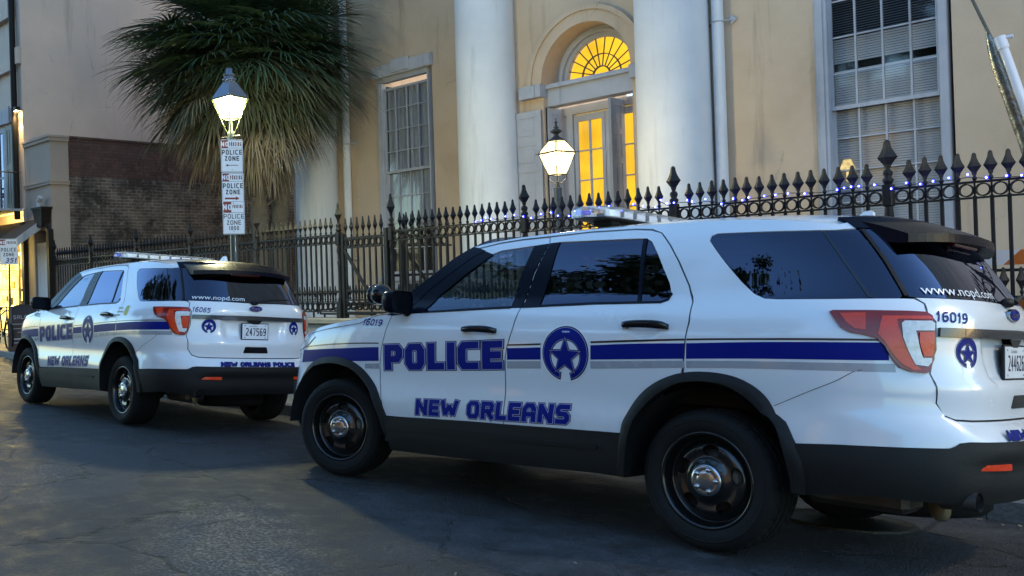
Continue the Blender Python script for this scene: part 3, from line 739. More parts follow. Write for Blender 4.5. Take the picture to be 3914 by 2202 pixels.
    bp=[(p[0],p[1]+.001) for p in BL]+[(UR,.385),(-1.20,.375),(-1.0,.385),(-.702,.400),(-.447,.372),(-.425,.45),(-.40,.55)]
    c.panel(bp,off=0,thick=.09,res=.03,sides=B2,offf=bof); bum=c.build('rear_bumper',CLAD,root)
    for sd in B2:
        c=PB(); c.panel(rnd([(-1.085,.556),(-1.30,.560),(-1.30,.530),(-1.075,.532)],(0,1,2,3),.01),off=.004,thick=.01,res=.04,sides=(sd,)); c.build('reflector',REDL,bum)
    c=PB(); c.panel([(3.42,.455),(UF,.455),(UF,.26),(3.45,.26)],off=.006,thick=.05,res=.06,sides=B2); c.build('front_bumper',CLAD,root)
    # exhausts
    for sd in B2:
        m=MB(); m.cyl((-.95,sd*.62,.385),(-1.10,sd*.632,.395),.040,.044,20,0,True,False); m.cyl((-1.10,sd*.632,.395),(-.97,sd*.622,.388),.040,.036,20,1,True,False); m.cyl((-1.0,sd*.62,.388),(-1.001,sd*.62,.388),.038,.038,20,1)
        m.build('exhaust_pipe',[GREYM,UNDER],root,True)
    # underbody, wheel wells, floor, spare tyre, silencer
    m=MB(); m.box((1.45,0,.42),(4.3,1.18,.18)); m.box((-.62,0,.56),(.7,1.25,.12)); m.box((1.43,0,.36),(1.9,1.78,.10)); m.box((3.3,0,.55),(.6,1.5,.2))
    m.box((1.5,0,.9),(.05,1.7,.6)); m.box((2.35,0,.85),(.12,1.72,.66)); m.box((-.15,0,.98),(1.0,1.45,.5)); m.box((-.72,0,.95),(.4,1.0,.55)); m.box((3.0,0,.8),(1.3,1.2,.4))
    for x,n_ in ((0,0),(2.865,1)):
        for sd in B2:
            vs=[];fs=[];K=20;rw=.47 if n_==0 else .50
            for i in range(K+1):
                a=math.pi*i/K
                for y in (.62,.965): vs.append((x+rw*math.cos(a),sd*y,.36+rw*math.sin(a)))
            fs=[(2*i,2*i+1,2*i+3,2*i+2) for i in range(K)]; m.add(vs,fs,0,True)
            m.add([(x+rw*math.cos(math.pi*i/K),sd*.62,.36+rw*math.sin(math.pi*i/K)) for i in range(K+1)],[tuple(range(K+1))],0)
    m.build('underbody',UNDER,root)
    m=MB(); m.lathe([(.10,-.08),(.22,-.10),(.31,-.10),(.345,-.07),(.35,0),(.345,.07),(.31,.10),(.1,.09)],40,Matrix.Translation((-.62,.0,.335))@Matrix.Rotation(.04,4,'Y')); m.build('spare_tyre',RUB,root)
    m=MB(); m.box((-.58,.50,.345),(.46,.22,.12),None,0,.03); m.cyl((-.35,.5,.37),(.6,.45,.34),.03); m.build('silencer',GREYM,root)
    m=MB(); m.lathe([(.001,.0),(.055,.0),(.062,.01),(.062,.03)],24,Matrix.Translation((-.92,.60,.345))@Matrix.Rotation(math.pi/2,4,'X')@Matrix.Rotation(-.7,4,'Y')); m.build('tow_eye_cover',mat('dusty_metal',(.30,.25,.14),.6,metal=.3,var=.3,vscale=40),root)
    m=MB(); 
    for y in (.36,-.36):
        m.box((1.28,y,.78),(.5,.5,.16),None,0,.05); m.box((1.05,y,1.08),(.14,.48,.62),Matrix.Rotation(-.18,4,'Y'),0,.05); m.box((.97,y,1.45),(.09,.24,.17),Matrix.Rotation(-.15,4,'Y'),0,.04)
    m.box((.28,0,1.02),(.16,1.3,.6),Matrix.Rotation(-.2,4,'Y'),0,.05); m.box((2.05,0,1.08),(.42,1.5,.20),None,0,.06); m.box((1.75,0,.95),(.25,.3,.35),None,0,.04)
    m.build('seats_and_dashboard',TAN,root)
    m=MB(); T=Matrix.Translation((1.78,.36,1.12))@Matrix.Rotation(-1.15,4,'Y'); K=28
    pts=[T@Vector((.185*math.cos(2*math.pi*i/K),.185*math.sin(2*math.pi*i/K),0)) for i in range(K+1)]; m.tube(pts,.014,6); m.tube([T@Vector((-.18,0,0)),T@Vector((.18,0,0))],.015,6); m.build('steering_wheel',TAN,root)
    # --- mirrors
    for sd in B2:
        m=MB(); A_=Matrix.Rotation(sd*.16,4,'Z')
        c0=Vector((2.055,sd*1.075,1.27))
        poly=rnd([(-.115,-.078),(.105,-.070),(.125,.045),(.10,.080),(-.10,.080),(-.125,.03)],(0,1,2,3,4,5),.04)
        # housing lofted from the mirror face forward
        rings=[(0,1.0),(.035,1.03),(.075,.95),(.11,.74),(.13,.42)]
        n=len(poly); vs=[];fs=[]
        for dx,k in rings:
            for a,c_ in poly: vs.append(c0+A_@Vector((dx,-a*k*sd*-1,c_*k)))
        for i in range(len(rings)-1):
            for j in range(n): fs.append((i*n+j,i*n+(j+1)%n,(i+1)*n+(j+1)%n,(i+1)*n+j))
        fs.append(tuple(range((len(rings)-1)*n,len(rings)*n))); m.add(vs,fs,0,True)
        m.tube([c0+Vector((.05,-sd*.08,-.055)),(2.12,sd*.93,1.205)],[.03,.035],10)
        mi=m.build('mirror',PILL,root,True)
        g=MB(); g.add([c0+A_@Vector((.006,a*sd*.93,c_*.92)) for a,c_ in poly],[tuple(range(n))],0); g.build('mirror_glass',GLOSSB,mi)
    # --- antenna fin
    m=MB(); vs=[]; prof=[(-.34,0),(-.36,.012),(-.405,.050),(-.435,.058),(-.445,.050),(-.452,0)]
    m.prism(prof,lambda a,b_,t:(a,t*(1-b_*8),interp(HT,a)-.006+b_),-.024,.024,0); m.build('antenna_fin',PAINT,root,True)
    # --- light bar
    bar=MB(); x0=.93; oc=[(-.11,.60),(-.14,.50),(-.14,-.50),(-.11,-.60),(.02,-.66),(.12,-.62),(.15,-.50),(.15,.50),(.12,.62),(.02,.66)]
    bar.prism(oc,lambda a,b_,t:(x0+a*.90,b_*.96,t),1.803,1.811,0); 
    for y in (.42,-.42): bar.box((x0,y,1.792),(.14,.10,.045),None,0,.01)
    lb=bar.build('light_bar',CLAD,root,True)
    GLB=glass('light_bar_dome',(.95,.96,.99),.06,1.6,milk=.16)
    d=MB(); n=len(oc); rings=[(1.808,.97),(1.814,1.0),(1.856,1.0),(1.876,.90)]; vs=[];fs=[]
    for z,k in rings:
        for a,b_ in oc: vs.append((x0+a*k,math.copysign(abs(b_)-(1-k)*.14,b_),z))
    for i in range(3):
        for j in range(n): fs.append((i*n+j,i*n+(j+1)%n,(i+1)*n+(j+1)%n,(i+1)*n+j))
    fs.append(tuple(range(3*n,4*n))); d.add(vs,fs,0); d.build('clear_dome',GLB,lb,True)
    REFL=mat('reflector_silver',(.93,.92,.88),.4,metal=0,var=.12,vscale=25); BLU=mat('blue_lens',(.04,.04,.75),.2,coat=1,var=.3,vscale=20,emit=(.1,.1,1),estr=.04)
    for k in range(8):
        y=.49-.14*k; m=MB()
        for sx in (-.085,.085): m.box((x0+sx,y,1.836),(.045,.118,.042),None,0,.006)
        m.build('lamp_module',REFL,lb)
    m=MB(); m.box((x0+.05,.60,1.840),(.09,.05,.026),None,0,.008); m.build('lamp_module',BLU,lb)
    for k in range(7):
        m=MB(); m.box((x0,.42-.14*k,1.838),(.24,.012,.034)); m.build('divider',CLAD,lb)
    # --- decals (left side and mirrored stripes)
    bt=[(3.35,.943),(3.266,.950),(2.879,.977),(2.588,.991),(2.328,.998),(1.804,1.005),(1.224,1.019),(.659,1.051),(.362,1.068),(.025,1.083),(-.276,1.092),(-.54,1.099),(-.80,1.103)]
    BTP=[(3.291,.917),(2.768,.945),(2.34,.967),(1.223,.995),(.658,1.029),(.361,1.047),(.081,1.057),(-.277,1.073),(-.541,1.081),(-.822,1.087)]
    BBT=[(3.40,.815),(3.083,.836),(2.343,.870),(1.224,.925),(.658,.949),(.08,.977),(-.276,.992),(-.860,1.007)]
    GT=[(3.2,.80),(2.581,.840),(2.344,.853),(1.224,.916),(.658,.940),(.08,.967),(-.276,.980),(-.855,.992)]
    GB=[(3.2,.77),(2.497,.810),(2.346,.815),(1.226,.872),(.659,.898),(.081,.930),(-.274,.944),(-.880,.954)]
    BB2=[(3.35,.933),(2.879,.967),(2.588,.982),(2.328,.989),(1.804,.996),(1.224,1.009),(.659,1.040),(.081,1.071),(-.277,1.083),(-.80,1.094)]
    def band_panel(pb,top,bot,u0,u1,mi,off=.0010,ft=lambda u:0):
        u0,u1=max(u0,u1),min(u0,u1); us=steprange(u0,u1,max(2,int((u0-u1)/.04)))
        st=lambda tb,u:interp(sorted(tb),u)
        vs=[];ns=[]
        for u in us:
            a,c_=st(top,u),st(bot,u)
            for k in range(3):
                z=a+(c_-a)*k/2; vs.append(S(u,z,off)); ns.append(tuple(N0(u,z)))
        for sd in B2:
            pb=PB(); fs=[(3*i+k,3*i+k+1,3*i+k+4,3*i+k+3) for i in range(len(us)-1) for k in range(2)]
            pb.raw([(v[0],v[1]*sd,v[2]) for v in vs],fs if sd>0 else [f[::-1] for f in fs],[(n[0],n[1]*sd,n[2]) for n in ns])
            pb.build(('blue_stripe','grey_stripe','black_stripe')[mi],(BLUE,GREYD,BLACKD)[mi],body)
    s=PB()
    for a,b_ in ((3.40,2.352),(1.228,.98),(.642,.086),(.074,-1.0)):
        lim=max(b_,-.815); band_panel(s,bt,BB2,a,lim,2)
        band_panel(s,BTP,BBT,a,max(b_,-.838),0); band_panel(s,GT,GB,min(a,2.50),max(b_,-.858),1)
    bd=PB(); star_badge(bd,(.809,.978),.157,S0,{'w':3,'n':1,'p':2,'b':0}); bd.build('star_badge',[BLUE,NAVY,LILAC,WHITED],root)
    for cu,sdd in ((-1.218,1),(-1.218,-1)):
        bd=PB()
        if sdd>0: star_badge(bd,(cu,1.052),.072,S0,{'w':3,'n':1,'p':2,'b':0},dk=.0009)
        else: star_badge(bd,(cu,1.052),.072,lambda u,z:(lambda p:(p[0],-p[1],p[2]))(S0(u,z)),{'w':3,'n':1,'p':2,'b':0},dk=.0009,Nf=lambda u,z:(lambda p:(p[0],-p[1],p[2]))(N0(u,z)))
        if sdd<0: # mirrored surface: flip normals via mirror of positions only
            pass
        bd.build('star_badge',[BLUE,NAVY,LILAC,WHITED],tg)
    # words
    def word(name,par,txt,u0,z0,u1,z1,h,sw,layers,mats_,off=.0016,step=.0007,gap=None,slant=0.,h1=None,wid=1.):
        gap=h*.10 if gap is None else gap
        _,W=lettering(txt,h,sw,[0]*1,gap,slant,wid)
        Ls=u0-u1
        h1_=h1 or h
        def pos(x,y,o):
            t=x/W; k=1+(h1_/h-1)*t
            return S(u0-Ls*t,z0+(z1-z0)*t+y*k,o)
        pb=PB(); put_letters(pb,txt,h,sw,layers,pos,off,step,None,.03,gap=gap,slant=slant,wid=wid); return pb.build(name,mats_,par)
    word('police_lettering',body,'POLICE',2.300,.806,1.258,.864,.180,.050,[.012,.003,-.006],[NAVY,LILAC,BLUE],gap=.010,wid=.76)
    word('city_lettering',body,'NEW ORLEANS',1.990,.526,.775,.574,.108,.030,[.010,.003,-.004],[NAVY,LILAC,BLUE],gap=.006,slant=.05,h1=.116,wid=.84)
    word('city_lettering',bum,'NEW ORLEANS POLICE',-1.290,.661,2*UR+1.290,.661,.043,.0125,[.0035,0],[NAVY,BLUE],off=.0025,step=.0006,gap=.003,wid=.9)
    bpy.context.view_layer.update()
    V,F,a0,a1=font_tris('www.nopd.com',.062,.12)
    pb=PB(); vs=[]
    for v in V:
        t=(v[0]-a0)/(a1-a0); vs.append(S(-1.005-.60*t,1.312+.004*(1-t)+v[1]*1.0,.004))
    pb.raw(vs,F); pb.build('web_address',WHITED,rg)
    V,F,a0,a1=font_tris('16019',.040,.4); pb=PB(); pb.raw([S(1.475-(v[0]-a0)*1.1,1.565+v[1]*.9,.0) for v in V],F)
    pb.build('window_marking',LILAC,[c for c in root.children if c.name.startswith('front_door')][0])
    # wheels
    return root,body,tg,rg
def handle(par,cu,cz,hw,sd):
    m=MB(); n=16; vs=[];fs=[]; K=10
    for i in range(n+1):
        t=-1+2*i/n; u=cu-t*hw; w=.021*(1-.35*abs(t)**6)*(1+.12*t); o=.030+.014*(1-t*t)-(.028 if abs(t)>.98 else 0)
        z=cz+.004*(1-t*t)
        c=Vector(S(u,z,o)); nn=Vector(N0(u,z))
        for k in range(K):
            a=2*math.pi*k/K; p=c+Vector((0,0,1))*(w*math.sin(a))+nn*(.011*math.cos(a)); vs.append((p.x,p.y*sd,p.z))
    for i in range(n):
        for k in range(K): fs.append((i*K+k,i*K+(k+1)%K,(i+1)*K+(k+1)%K,(i+1)*K+k))
    fs+= [tuple(range(K)),tuple(range(n*K,(n+1)*K))]
    m.add(vs,fs,0,True)
    for t in (-.8,.8):
        u=cu-t*hw; a=S(u,cz,-.005); b=S(u,cz,.035); m.cyl((a[0],a[1]*sd,a[2]),(b[0],b[1]*sd,b[2]),.014,.012,8)
    m.build('door_handle',GLOSSB,par,True)
def numbers(root,body,tg,num,plate,steer):
    def word(name,par,txt,u0,z0,u1,z1,h,sw,mats_,off=.0025,gap=None,slant=0.,base=None,P=None):
        gap=h*.22 if gap is None else gap
        _,W=lettering(txt,h,sw,[0],gap,slant); Ls=u0-u1
        pb=PB(); put_letters(pb,txt,h,sw,[0],(P or (lambda x,y,o:S(u0-Ls*x/W,z0+(z1-z0)*x/W+y,o))),off,.0006,None,.03,gap=gap,slant=slant); return pb.build(name,mats_,par)
    word('unit_number',body,num,2.575,1.118,2.335,1.112,.046,.0085,[BLUE],slant=.12)
    word('unit_number',tg,num,-1.035,1.190,-1.212,1.183,.048,.0085,[BLUE])
    # number plate
    pl=empty('number_plate'); pl.parent=tg; pl.location=(-1.0,0,0)
    x=-1.0655+1.0; yc,zc=-.0,1.010
    m=MB(); m.box((x,yc,zc),(.012,.322,.170),None,0,.005); f=m.build('plate_frame',CLAD,pl)
    m=MB(); m.box((x-.006,yc,zc),(.006,.304,.152),None,0,.002); f=m.build('plate',WHITED,pl)
    def pp_(cx,cz): return lambda X,Y,o:(x-.0092-o,yc+.152-X-cx,zc-.076+cz+Y)
    pb=PB(); put_letters(pb,plate,.076,.0105,[0],pp_(.040,.034),.0,.0003,None,.05,gap=.0085,wid=.56)
    pb.build('plate_number',NAVY,pl); pb=PB()
    V,F,a0,a1=font_tris('Louisiana',.026,.3); pb.raw([(x-.0093,yc+.152-.085-(v[0]-a0),zc+.046+v[1]) for v in V],F)
    for cx,cz in ((.03,.135),(.274,.135),(.03,.014),(.274,.014)):
        pb.raw([(x-.0094,yc+.152-cx+.006*math.cos(k),zc-.076+cz+.006*math.sin(k)) for k in (0,1.05,2.1,3.14,4.19,5.24)],[(0,1,2,3,4,5)])
    pb.build('state_name',NAVY,pl)
def copy_tree(o,parent=None):
    c=o.copy(); COL.objects.link(c); c.parent=parent
    for ch in list(o.children): copy_tree(ch,c)
    return c
# ---------------------------------------------------------------- camera (fitted to the photograph)
TH=math.atan(.078)
CAM=Vector((-2.508,5.539,1.498))
def setup_camera():
    r=Vector((-.6316,-.7746,-.0313)); u=Vector((-.0225,-.0221,.9995)); f=Vector((.7750,-.6319,.0050))
    f.normalize(); r=(r-f*r.dot(f)).normalized(); u=r.cross(f)
    M=Matrix(((r.x,u.x,-f.x,CAM.x),(r.y,u.y,-f.y,CAM.y),(r.z,u.z,-f.z,CAM.z),(0,0,0,1)))
    c=bpy.data.cameras.new('camera'); o=bpy.data.objects.new('camera',c); COL.objects.link(o); o.matrix_world=M
    c.sensor_width=36; c.lens=33.66; c.shift_x=.2032; c.shift_y=-.0087; c.clip_end=500; c.clip_start=.05
    SC.camera=o
# ---------------------------------------------------------------- ground
def prof(y):
    return interp([(-1.62,-.1265),(0,0),(1.6,.118),(3.5,.20),(6,.235),(10,.22),(20,.1)],y) if y>-1.62 else -.1265+.078*(y+1.62)
def rise(x): return .030*smooth((x-3.2)/2.8)+.25*smooth((x-9.5)/10)
def road_z(x,y): return prof(y)+rise(x)
def kerb_y(x): return interp([(-40,-1.62),(9.5,-1.62),(12,-1.78),(15.5,-2.3),(19.5,-2.95),(26,-3.1),(60,-3.1)],x)
def walk_z(x,y):
    ky=kerb_y(x); return road_z(x,ky)+.145+.012*(ky-y)
def build_ground():
    m,nt,b=_nt('asphalt'); L=nt.links.new; v=coords(nt)
    n1=N(nt,'ShaderNodeTexNoise',Scale=.55,Detail=5.,Roughness=.6); L(v,n1.inputs['Vector'])
    n2=N(nt,'ShaderNodeTexNoise',Scale=48.,Detail=4.,Roughness=.75); L(v,n2.inputs['Vector'])
    n3=N(nt,'ShaderNodeTexNoise',Scale=5.,Detail=9.,Roughness=.7); L(v,n3.inputs['Vector'])
    vo=N(nt,'ShaderNodeTexVoronoi',Scale=95.); L(v,vo.inputs['Vector'])
    # worn gritty patches
    pr=N(nt,'ShaderNodeMapRange'); pr.inputs[1].default_value=.50; pr.inputs[2].default_value=.62; L(n1.outputs['Fac'],pr.inputs[0])
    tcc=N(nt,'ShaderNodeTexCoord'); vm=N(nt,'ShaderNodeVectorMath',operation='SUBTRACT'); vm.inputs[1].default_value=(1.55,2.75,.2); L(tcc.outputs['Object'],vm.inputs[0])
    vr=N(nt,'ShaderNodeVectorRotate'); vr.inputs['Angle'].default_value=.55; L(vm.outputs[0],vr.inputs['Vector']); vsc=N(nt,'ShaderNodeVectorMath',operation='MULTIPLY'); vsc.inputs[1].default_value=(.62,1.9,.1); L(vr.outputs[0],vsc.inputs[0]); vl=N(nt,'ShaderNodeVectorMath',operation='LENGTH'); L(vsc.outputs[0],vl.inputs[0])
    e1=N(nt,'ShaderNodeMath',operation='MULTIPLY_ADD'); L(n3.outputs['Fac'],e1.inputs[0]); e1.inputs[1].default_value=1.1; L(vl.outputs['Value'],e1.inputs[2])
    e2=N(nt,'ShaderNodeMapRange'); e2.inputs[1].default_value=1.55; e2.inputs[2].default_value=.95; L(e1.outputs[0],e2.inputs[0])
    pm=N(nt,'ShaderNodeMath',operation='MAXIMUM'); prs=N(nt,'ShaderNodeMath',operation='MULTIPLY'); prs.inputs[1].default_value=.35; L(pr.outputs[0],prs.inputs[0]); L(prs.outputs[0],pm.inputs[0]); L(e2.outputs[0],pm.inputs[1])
    base=N(nt,'ShaderNodeMix',data_type='RGBA'); base.inputs[6].default_value=(.010,.0097,.0115,1); base.inputs[7].default_value=(.060,.058,.065,1); bsr=N(nt,'ShaderNodeMapRange'); bsr.inputs[1].default_value=.36; bsr.inputs[2].default_value=.66; L(n3.outputs['Fac'],bsr.inputs[0]); L(bsr.outputs[0],base.inputs[0])
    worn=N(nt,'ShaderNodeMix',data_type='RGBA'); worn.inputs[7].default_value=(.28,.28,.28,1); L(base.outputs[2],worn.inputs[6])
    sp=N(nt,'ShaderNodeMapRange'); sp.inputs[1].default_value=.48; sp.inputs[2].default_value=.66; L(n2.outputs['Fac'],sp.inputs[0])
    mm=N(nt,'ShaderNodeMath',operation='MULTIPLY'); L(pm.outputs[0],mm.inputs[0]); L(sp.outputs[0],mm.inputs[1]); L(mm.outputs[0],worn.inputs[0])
    vp=N(nt,'ShaderNodeTexVoronoi',Scale=.42); nw=N(nt,'ShaderNodeTexNoise',Scale=1.1,Detail=4.); L(v,nw.inputs['Vector']); aw=N(nt,'ShaderNodeMix',data_type='VECTOR'); aw.inputs[0].default_value=.25; L(v,aw.inputs[4]); L(nw.outputs['Color'],aw.inputs[5]); L(aw.outputs[1],vp.inputs['Vector'])
    sv=N(nt,'ShaderNodeSeparateXYZ'); L(vp.outputs['Color'],sv.inputs[0]); rv=N(nt,'ShaderNodeMapRange'); rv.inputs[3].default_value=.62; rv.inputs[4].default_value=1.45; L(sv.outputs[0],rv.inputs[0])
    wp=N(nt,'ShaderNodeMix',data_type='RGBA',blend_type='MULTIPLY'); wp.inputs[0].default_value=1; L(worn.outputs[2],wp.inputs[6]); L(rv.outputs[0],wp.inputs[7]); worn=wp
    # cracks: edges of large distorted cells
    nd=N(nt,'ShaderNodeTexNoise',Scale=2.3,Detail=6.,Roughness=.7); L(v,nd.inputs['Vector'])
    ad=N(nt,'ShaderNodeMix',data_type='VECTOR'); ad.inputs[0].default_value=.22; L(v,ad.inputs[4]); L(nd.outputs['Color'],ad.inputs[5])
    vc=N(nt,'ShaderNodeTexVoronoi',Scale=1.05,feature='DISTANCE_TO_EDGE'); L(ad.outputs[1],vc.inputs['Vector'])
    cr=N(nt,'ShaderNodeMapRange'); cr.inputs[1].default_value=.0; cr.inputs[2].default_value=.022; cr.inputs[3].default_value=1; cr.inputs[4].default_value=0; L(vc.outputs['Distance'],cr.inputs[0])
    cm=N(nt,'ShaderNodeMapRange'); cm.inputs[1].default_value=.44; cm.inputs[2].default_value=.54; L(nd.outputs['Fac'],cm.inputs[0])
    cx=N(nt,'ShaderNodeMath',operation='MULTIPLY'); L(cr.outputs[0],cx.inputs[0]); L(cm.outputs[0],cx.inputs[1])
    fin=N(nt,'ShaderNodeMix',data_type='RGBA'); fin.inputs[7].default_value=(.008,.008,.009,1); L(worn.outputs[2],fin.inputs[6]); L(cx.outputs[0],fin.inputs[0]); L(fin.outputs[2],b.inputs['Base Color'])
    rr=N(nt,'ShaderNodeMapRange'); rr.inputs[1].default_value=.3; rr.inputs[2].default_value=.7; rr.inputs[3].default_value=.38; rr.inputs[4].default_value=.85; L(n3.outputs['Fac'],rr.inputs[0]); L(rr.outputs[0],b.inputs['Roughness'])
    h=N(nt,'ShaderNodeMath',operation='ADD'); L(n2.outputs['Fac'],h.inputs[0]); L(vo.outputs['Distance'],h.inputs[1])
    h2=N(nt,'ShaderNodeMath',operation='MULTIPLY_ADD'); L(cx.outputs[0],h2.inputs[0]); h2.inputs[1].default_value=-2.; L(h.outputs[0],h2.inputs[2])
    h3=N(nt,'ShaderNodeMath',operation='MULTIPLY_ADD'); L(n3.outputs['Fac'],h3.inputs[0]); h3.inputs[1].default_value=2.5; L(h2.outputs[0],h3.inputs[2])
    bp=N(nt,'ShaderNodeBump',Strength=1.,Distance=.02); L(h3.outputs[0],bp.inputs['Height']); L(bp.outputs['Normal'],b.inputs['Normal'])
    xs=[-60,-30,-15,-8]+steprange(-6,24,60)+[26,30,40,60,90]; ys=[-1.62,-1.3,-1,-.5,0,.5,1,1.6,2.2,3,4,5,6,8,10,14,20,30]
    M_=MB(); 
    vs=[]
    for x in xs:
        for y in ys:
            yy=kerb_y(x) if y==-1.62 else y
            vs.append((x,yy,road_z(x,yy)))
    w=len(ys); fs=[(i*w+j,(i+1)*w+j,(i+1)*w+j+1,i*w+j+1) for i in range(len(xs)-1) for j in range(w-1)]
    M_.add(vs,fs,0,True); tag(M_.build('road',m),kind='structure')
    # kerb of long stone blocks, sidewalk slabs
    st=mat('kerb_stone',(.16,.155,.15),.75,var=.35,vscale=4,bump=.5,bscale=30)
    K=MB(); xs2=steprange(-14,40,40)
    for a,c in zip(xs2[:-1],xs2[1:]):
        g=.004; a+=g; c-=g
        v=[]
        for x in (a,c):
            ky=kerb_y(x); z=road_z(x,ky); v+=[(x,ky,z-.05),(x,ky-.005,z+.125),(x,ky-.03,z+.148),(x,ky-.17,z+.150),(x,ky-.17,z-.05)]
        K.add(v,[(0,5,6,1),(1,6,7,2),(2,7,8,3),(3,8,9,4),(0,1,2,3,4),(9,8,7,6,5)],0)
    tag(K.build('kerb',st,None,True),kind='structure')
    m2,nt,b=_nt('sidewalk_concrete'); L=nt.links.new; v=coords(nt)
    n=N(nt,'ShaderNodeTexNoise',Scale=3.,Detail=9.,Roughness=.7); L(v,n.inputs['Vector'])
    br=N(nt,'ShaderNodeTexBrick',Scale=1.,offset=0.); br.inputs['Brick Width'].default_value=1.1; br.inputs['Row Height'].default_value=1.1; br.inputs['Mortar Size'].default_value=.008
    br.inputs['Color1'].default_value=(.20,.195,.185,1); br.inputs['Color2'].default_value=(.15,.148,.142,1); br.inputs['Mortar'].default_value=(.03,.03,.03,1); L(v,br.inputs['Vector'])
    mx=N(nt,'ShaderNodeMix',data_type='RGBA',blend_type='MULTIPLY'); mx.inputs[0].default_value=.6; L(br.outputs['Color'],mx.inputs[6]); L(n.outputs['Color'],mx.inputs[7]); L(mx.outputs[2],b.inputs['Base Color']); b.inputs['Roughness'].default_value=.8
    bp=N(nt,'ShaderNodeBump',Strength=.4,Distance=.02); L(n.outputs['Fac'],bp.inputs['Height']); L(bp.outputs['Normal'],b.inputs['Normal'])
    W_=MB(); vs=[]; fr=[0,.33,.66,1.]
    xs3=steprange(-14,40,54)
    for x in xs3:
        y0=kerb_y(x)-.172; 
        for t in fr: y=y0+(-4.6-y0)*t; vs.append((x,y,walk_z(x,y)))
    fs=[(i*4+j,(i+1)*4+j,(i+1)*4+j+1,i*4+j+1) for i in range(len(xs3)-1) for j in range(3)]
    W_.add(vs,fs,0,True); tag(W_.build('sidewalk',m2),kind='structure')
    g=MB(); g.bx(-14,60,-30,-4.17,-.3,.30); tag(g.build('courtyard_ground',mat('courtyard_paving',(.14,.13,.12),.85,var=.3,vscale=2,bump=.3)),kind='structure')
    g=MB(); g.bx(-90,150,-120,120,-.9,-.7); tag(g.build('ground',mat('far_ground',(.07,.07,.065),.9,var=.2,vscale=.1)),kind='structure')
def build_litter():
    rr=random.Random(9); m=MB()
    for i in range(420):
        x=rr.uniform(-2.5,9); y=rr.gauss(-1.45,.12) if rr.random()<.55 else rr.uniform(-1.5,3.2)
        if y<-1.60: y=-1.58
        z=road_z(x,y)+.006; s_=rr.uniform(.006,.022); a=rr.uniform(0,6.28); c,s2=math.cos(a)*s_,math.sin(a)*s_
        m.add([(x-c,y-s2,z),(x+s2*.4,y-c*.4,z+rr.uniform(0,.006)),(x+c,y+s2,z+rr.uniform(0,.008)),(x-s2*.4,y+c*.4,z+.001)],[(0,1,2,3)],0)
    tag(m.build('leaf_litter',leafmat('dry_leaf',(.10,.075,.04),(.26,.22,.15),.8)),'scattered dry leaves and grit along the gutter and road','leaf litter',kind='stuff')
# ---------------------------------------------------------------- fence
IRON=mat('wrought_iron',(.009,.009,.010),.5,spec=.28,var=.5,vscale=14,bump=.3,bscale=60)
FY=-4.0
RJ=random.Random(17)
def spike(m,x,z0,z1,k=1.,y=FY):
    """cast spear head on a small baluster neck"""
    h=z1-z0; k=k*1.03; w=.030*k
    m.lathe([(.008*k,z0),(.017*k,z0+.07*h),(.017*k,z0+.12*h),(.010*k,z0+.17*h),(.011*k,z0+.24*h)],8,Matrix.Translation((x,y,0)))
    pr=[(.012,.22),(.016,.32),(.041,.52),(.027,.66),(.017,.80),(.013,.95),(.006,1.)]
    for a0,a1 in zip(pr[:-1],pr[1:]):
        r0,r1=a0[0]*k*1.15,a1[0]*k*1.15; za,zb=z0+a0[1]*h,z0+a1[1]*h
        v=[(x+r0,y,za),(x,y+r0*.8,za),(x-r0,y,za),(x,y-r0*.8,za),(x+r1,y,zb),(x,y+r1*.8,zb),(x-r1,y,zb),(x,y-r1*.8,zb)]
        m.add(v,[(i,(i+1)%4,(i+1)%4+4,i+4) for i in range(4)],0)
def ring(m,x,z,r,y=FY,n=16,th=.010,dp=.02):
    vs=[];fs=[]
    for i in range(n):
        a=2*math.pi*i/n; c,s_=math.cos(a),math.sin(a)
        vs+=[(x+(r)*c,y-dp,z+r*s_),(x+(r)*c,y+dp,z+r*s_),(x+(r-th)*c,y+dp,z+(r-th)*s_),(x+(r-th)*c,y-dp,z+(r-th)*s_)]
    for i in range(n):
        a,b=4*i,4*((i+1)%n)
        for k in range(4): fs.append((a+k,a+(k+1)%4,b+(k+1)%4,b+k))
    m.add(vs,fs,0)
def fence_run(root,x0,x1,ztop,tip,zb=.985,sp=.1255,y=FY,dog=True,skip=None,nm='picket_panel'):
    m=MB(); r=MB()
    # rails
    for z,hh in ((ztop-.008,.018),(ztop-.142,.016),(zb+.225,.016),(zb+.075,.018)): r.box(((x0+x1)/2,y,z),(x1-x0,.045,hh))
    n=int(round((x1-x0)/sp)); s=(x1-x0)/n
    for i in range(n+1):
        x=x0+i*s
        if 0<i<n:
            m.box((x,y,(zb+ztop-.13)/2+.08),(.025,.025,ztop-.13-zb-.15)); m.box((x,y,ztop-.075),(.012,.012,.13)); spike(m,x+RJ.uniform(-.004,.004),ztop,tip+RJ.uniform(-.008,.006),RJ.uniform(1.04,1.16),y)
        if i<n:
            ring(r,x+s/2,ztop-.075,.056,y); ring(r,x+s/2,zb+.15,.062,y)
            if dog: m.box((x+s/2,y,zb+.25),(.014,.014,.05)); spike(m,x+s/2,zb+.24,zb+.47,.85,y)
    r.build('rail',IRON,root); m.build(nm,IRON,root)
